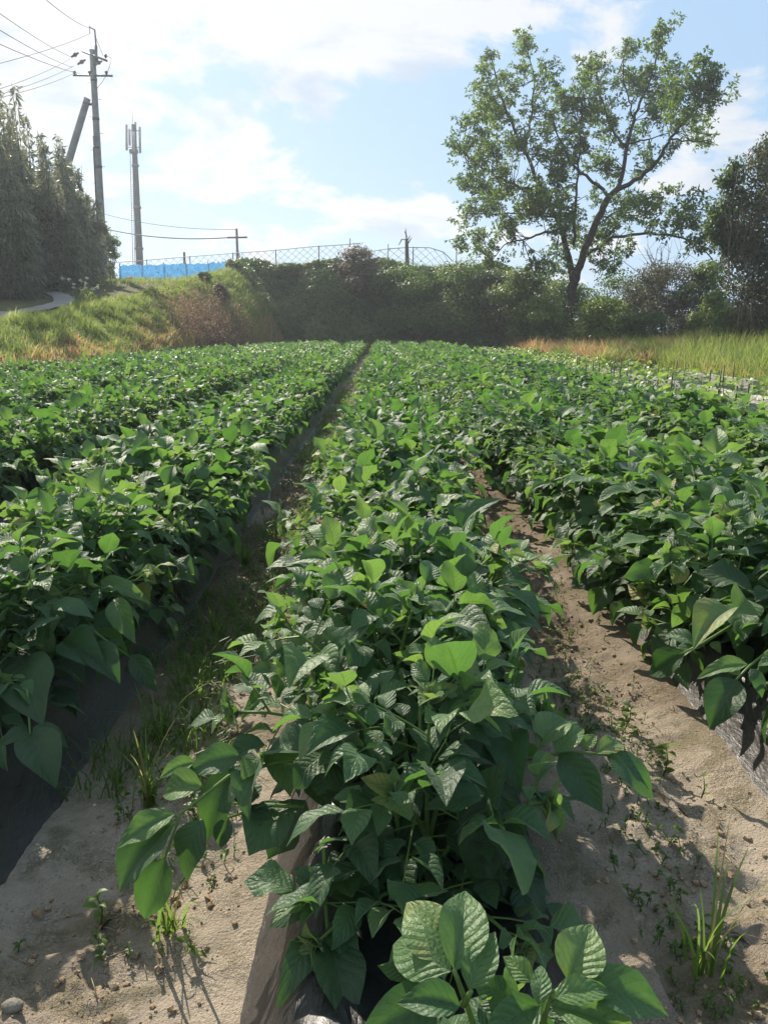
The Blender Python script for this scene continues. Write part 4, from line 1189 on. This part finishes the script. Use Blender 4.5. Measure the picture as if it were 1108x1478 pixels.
    for (x, y0, y1, dy) in ((183.2, 180, 217, -.1), (187.5, 186, 210, .6), (196, 176, 200, .4), (202.5, 183, 221, -.2), (194, 190, 219, -.9)):
        a, c = at(x, y1, Y2 + dy), at(x - .6, y0, Y2 + dy)
        g = G(); tube(g, [a, c], [.13, .13], 4); g.build('antenna', M['white_metal'], t, b)
    for y in (188, 212):
        cyl(at(183, y, Y2), at(203, y + 1, Y2), .05, .05, 5).build('antenna_arm', M['steel'], t, b)
    cyl(at(193, 216, Y2), at(193.6, 221, Y2), .5, .5, 12).build('platform', M['steel'], t, b)
    cyl(at(192, 182, Y2), at(191, 160, Y2), .03, .015, 5).build('lightning_rod', M['steel'], t, b)
    g = G()
    for dx in (-.85, -.6): tube(g, [b + [dx, -.1, 0], top + [dx + .3, -.1, -3]], [.035, .035], 4)
    for s in np.linspace(0.02, .84, 60):
        c = b + (top + [.3 * 0, 0, -1] - b) * s; tube(g, [c + [-.85 + .3 * s, -.1, 0], c + [-.6 + .3 * s, -.1, 0]], [.02, .02], 4, cap=False)
    g.build('ladder', M['steel'], t, b)
    # distant poles
    Y3 = 75.0; b = at(343.5, 395, Y3); b[2] = float(height(b[0], Y3)) - .3
    t = thing('utility_pole', 'distant small wooden utility pole with one crossarm behind the lattice fence', 'utility pole', b)
    cyl(b, at(341.5, 330, Y3), .16, .1, 8).build('shaft', M['dry_bark'], t, b)
    g = G(); tube(g, [at(328, 343, Y3), at(357, 342.5, Y3)], [.08, .08], 4); g.build('crossarm', M['dry_bark'], t, b)
    cyl(at(344, 362, Y3), at(350, 385, Y3), .04, .04, 5).build('stay_wire', M['cable'], t, b)
    b = at(266.5, 395, 62); b[2] = float(height(b[0], 62)) - .3
    g = cyl(b, at(266, 364, 62), .1, .09, 8); tag(g.build('timber_post', M['dry_bark'], origin=b), 'short dark timber post sticking up behind the blue netting', 'post')
    for a, c, lab, rr in (((328, 343), (120, 322), 'thick sagging cable reaching from the distant pole to behind the trees', .05), ((341, 331), (120, 300), 'faint upper wire from the distant pole top', .025)):
        A, C = at(*a, Y3), at(*c, Y3 + 12); s = np.linspace(0, 1, 20)[:, None]
        P = A + (C - A) * s - np.array([0, 0, 1.0]) * 4 * s * (1 - s) * .6
        g = G(); tube(g, P, rr, 5, cap=False); tag(g.build('power_line', M['cable'], origin=A), lab, 'power line')


poles()


# ------------------------------------------------------------------ fences on the far bank
def fences():
    r = np.random.default_rng(91)
    # blue netting
    xs = np.linspace(172, 360, 60); Yn = 54.0
    A = np.array([at(x, 404 - (x - 180) * .075, Yn) for x in xs]); A[:, 2] = height(A[:, 0], A[:, 1]) - .1
    tops = np.array([at(x, 383 - (x - 180) * .03 + r.normal(0, 1.1), Yn) for x in xs])
    base = A[len(A) // 2]
    t = thing('blue_net_fence', 'bright blue netting fence running along the top of the bank', 'net fence', base)
    g = G(); nv = 10; V = []
    for i in range(len(xs)):
        for k in range(nv):
            s = k / (nv - 1); V.append(A[i] + (tops[i] - A[i]) * s + [0, .10 * math.sin(i * 1.7 + k * .8) + r.normal(0, .03), 0])
    g.add(V, [(i * nv + k, (i + 1) * nv + k, (i + 1) * nv + k + 1, i * nv + k + 1) for i in range(len(xs) - 1) for k in range(nv - 1)])
    # a second, thinner layer behind gives the sheet thickness
    tm = NT('blue_netting'); co = tm.n('TexCoord').outputs['Object']
    c = tm.mix(tm.ss(tm.noise(2.6, 6, .75, co, .8), .44, .56), (.015, .07, .20), (.13, .28, .44))
    c = tm.mix(tm.ss(tm.noise(7, 4, .7, co, 1.5), .56, .64), c, (.40, .58, .74))
    tr = tm.n('BsdfTranslucent', Color=(.10, .38, .75))
    sheet = tm.n('MixShader', _0=.5, _1=bsdf(tm, c, .5, .4), _2=tr)
    mm = tm.done(sheet)
    g.build('netting', mm, t, base)
    for i in range(0, 60, 10): cyl(A[i] - [0, -.15, .3], tops[i] + [0, .15, .15], .03, .03, 6).build('post', M['steel'], t, base)
    # lattice fence
    pts = [(150, 380), (200, 376.5), (260, 371.5), (330, 366), (400, 361), (450, 356), (490, 353.5), (520, 351)]
    YL = lambda x: 60 - (x - 180) / 340 * 9
    def lattice(pts, label, hgt=34, step=11.0):
        P = np.array([at(x, y, YL(x)) for x, y in pts]); base = P[len(P) // 2].copy(); base[2] = 4.4
        t = thing('lattice_fence', label, 'lattice fence', base)
        fx = np.array([q[0] for q in pts]); fy = np.array([q[1] for q in pts])
        def q(x, dn): return at(x, np.interp(x, fx, fy) + dn, YL(x))
        g = G(); xs = np.linspace(fx[0], fx[-1], 60); tube(g, [q(x, 0) for x in xs], .026, 6); g.build('top_rail', M['white_metal'], t, base)
        g = G()
        x = fx[0] - hgt
        while x < fx[-1]:
            for s in (1, -1):
                seg = [(x + u * hgt * 1.15, (u if s > 0 else 1 - u) * hgt) for u in np.linspace(0, 1, 8)]
                seg = [(a, d) for a, d in seg if fx[0] <= a <= fx[-1]]
                if len(seg) > 1: tube(g, [q(a, d) + [0, .02 * s, 0] for a, d in seg], .013, 4, cap=False)
            x += step
        g.build('lattice', M['white_metal'], t, base)
        x = fx[0]
        while x <= fx[-1]:
            a = q(x, -1); c = a.copy(); c[2] = 4.2; cyl(c, a, .035, .035, 6).build('post', M['steel'], t, base); x += 62
    lattice(pts, 'long pale wire lattice fence with a rising top rail above the bank')
    lattice([(534, 363), (560, 359), (590, 357), (620, 357.5), (640, 364), (654, 378)], 'short bent end of lattice fence sagging beside the dead trunk', 26, 13)
    # dead trunk and thin poles
    b = at(588, 392, 47.5); b[2] = float(height(b[0], 47.5)) - .1
    t = thing('dead_trunk', 'bare dead broken trunk with drooping strips above the far bank', 'dead tree', b)
    cyl(b, at(586.5, 345, 47.5), .14, .09, 8, 5).build('trunk', M['dry_bark'], t, b)
    for q in (((586.5, 345), (585, 329)), ((587, 348), (592, 340)), ((587, 346), (580, 345)), ((580, 345), (575, 354)), ((588, 352), (594, 343)), ((587, 342), (583.5, 333))):
        cyl(at(*q[0], 47.5), at(*q[1], 47.5), .045, .015, 5).build('branch', M['dry_bark'], t, b)
    for px, py, d, lab in ((505, 344, 48, 'thin pole poking from the creeper heap on the far bank'), (659, 340, 47, 'thin pole standing left of the big tree crown'), (560, 352, 50, 'short thin pole between the lattice fences')):
        a = at(px, py, d); c = a.copy(); c[2] = float(height(c[0], d)) - .1
        tag(cyl(c, a, .03, .025, 6).build('thin_pole', M['dry_bark'], origin=c), lab, 'pole')
    # orange-topped plant at the end of the netting
    b = at(188, 412, 46); b[2] = float(height(b[0], 46)) - .05; hd = at(187, 405, 46)
    t = thing('orange_flower_bush', 'small bush with orange-red blossom at the left end of the blue netting', 'flower bush', b)
    g = G(); n = 400; h = hd[2] - b[2]
    P = b + np.stack([r.normal(0, .2, n), r.normal(0, .2, n), r.random(n) * h], -1)
    put(g, DIA, P, rdir(n, r), rdir(n, r), .13, .07, r.random(n)); g.build('foliage', SHM['mid'], t, b)
    g = G(); n = 420; d = rdir(n, r); P = hd + d * [.28, .25, .2] * r.uniform(.6, 1, (n, 1))
    put(g, DIA, P, np.cross(d, rdir(n, r)), d, .11, .09, .5); g.build('blossom', simple_mat('orange_petal', (.55, .16, .08), (.62, .24, .10), 9, .6, .2), t, b)
    # concrete kerb and leaning plank at the right
    g = G(); a, c = at(985, 544, 20.3), atz(1085, 560, .0)
    a = atz(984, 545, .05); c = atz(1090, 561, .05)
    for i in range(9):
        s0 = a + (c - a) * (i / 9 + .002); s1 = a + (c - a) * ((i + 1) / 9 - .002); s0[2] = s1[2] = .10
        d = s1 - s0; box(g, (s0 + s1) / 2 + [0, 0, .0], (np.linalg.norm(d[:2]),   .14, .22), math.atan2(d[1], d[0]))
    tag(g.build('concrete_kerb', M['concrete'], origin=(a + c) / 2, smooth=False), 'low pale concrete kerb between the young crop and the grass', 'kerb')
    b = at(973, 517, 27.5); b[2] = float(height(b[0], 27.5)) - .1; e = at(986, 489, 27.5)
    g = G(); tube(g, [b, e], [.07, .07], 4); tag(g.build('leaning_plank', M['wood'], origin=b, smooth=False), 'grey weathered plank leaning out of the grass by the dark bush', 'plank')
    # bare twiggy bush
    b = at(955, 420, 41); t = thing('bare_bush', 'leafless twiggy bush showing against the sky right of the big tree', 'bush', b)
    g = G()
    for k in range(16):
        e = at(955 + r.normal(0, 32), 352 + abs(r.normal(0, 12)), 41 + r.normal(0, .4)); m = (b + e) / 2 + r.normal(0, .12, 3)
        tube(g, [b, m, e], [.03, .018, .006], 4, cap=False)
        for _ in range(4):
            s = m + (e - m) * r.random(); tube(g, [s, s + r.normal(0, .3, 3) + [0, 0, .2]], [.01, .004], 3, cap=False)
    g.build('twigs', M['dry_bark'], t, b)


fences()

# ------------------------------------------------------------------ sky, sun, camera
SUN_AZ, SUN_EL = R(-26), R(37)      # azimuth from +Y towards +X
S = Vector((math.sin(SUN_AZ) * math.cos(SUN_EL), math.cos(SUN_AZ) * math.cos(SUN_EL), math.sin(SUN_EL)))


def sky():
    w = bpy.data.worlds.new('World'); scn.world = w; w.use_nodes = True
    t = NT.__new__(NT); t.t = w.node_tree; t.t.nodes.clear(); t.out = t.t.nodes.new('ShaderNodeOutputWorld')
    sk = t.n('TexSky', {'sky_type': 'NISHITA', 'sun_disc': False, 'sun_elevation': SUN_EL, 'sun_rotation': SUN_AZ, 'air_density': 1.0, 'dust_density': 1.2, 'ozone_density': 1.5})
    d = t.n('TexCoord').outputs['Generated']; sp = t.n('SeparateXYZ', Vector=d); x, y, z = sp.outputs
    zc = t.math('ADD', t.math('MAXIMUM', z, .0), .26)
    P = t.n('CombineXYZ', X=t.math('DIVIDE', x, zc), Y=t.math('DIVIDE', y, zc), Z=3.7)
    n1 = t.noise(2.3, 10, .58, P, .2)
    bias = t.math('MULTIPLY', t.math('ADD', x, .05), .16)
    m = t.ss(t.math('SUBTRACT', n1, bias), .475, .57)
    P2 = t.n('CombineXYZ', X=t.math('DIVIDE', x, zc), Y=t.math('DIVIDE', y, zc), Z=9.1)
    shade = t.ss(t.noise(2.3, 7, .6, P2, .4), .48, .66)
    cloud = t.mix(t.math('MULTIPLY', shade, .75), (5.7, 5.7, 5.8), (3.1, 3.9, 5.0))
    skc = t.mix(.85, sk, (2.65, 4.0, 5.6))
    col = t.mix(t.math('MULTIPLY', m, .9), skc, cloud)
    t.set(t.out.inputs[0], t.n('Background', Color=col, Strength=.1))


sky()
def glare_haze():  # added scattering volume, stands in for lens glare towards the sun
    g = G(); box(g, (0, 0, 14), (540, 540, 30))
    m = bpy.data.materials.new('glare_haze_air'); m.use_nodes = True; nt = m.node_tree; nt.nodes.clear()
    o = nt.nodes.new('ShaderNodeOutputMaterial'); v = nt.nodes.new('ShaderNodeVolumePrincipled')
    v.inputs['Color'].default_value = (.84, .92, 1, 1); v.inputs['Density'].default_value = GLARE_HAZE; v.inputs['Anisotropy'].default_value = .5
    nt.links.new(v.outputs[0], o.inputs['Volume'])
    tag(g.build('glare_haze', m, smooth=False), 'thin bright volume added over the field, standing in for lens glare', kind='stuff')


GLARE_HAZE = .00108
glare_haze()
ld = bpy.data.lights.new('sun', 'SUN'); ld.energy = 5.0; ld.angle = R(.5); ld.color = (1, .90, .76)
lo = bpy.data.objects.new('sun', ld); COL.objects.link(lo); lo.rotation_euler = S.to_track_quat('Z', 'Y').to_euler()

cd = bpy.data.cameras.new('camera'); co = bpy.data.objects.new('camera', cd); COL.objects.link(co)
cd.sensor_fit = 'VERTICAL'; cd.sensor_height = 36; cd.sensor_width = 36; cd.lens = 36 * F / 1478; cd.clip_end = 2000; cd.clip_start = .02
co.location = CAM; co.rotation_euler = Vector(FW).to_track_quat('-Z', 'Y').to_euler()
scn.camera = co
vs = scn.view_settings; vs.view_transform = 'Standard'; vs.look = 'None'; vs.gamma = 1; vs.exposure = .68
scn.cycles.max_bounces = 8; scn.cycles.transparent_max_bounces = 8; scn.cycles.use_denoising = True
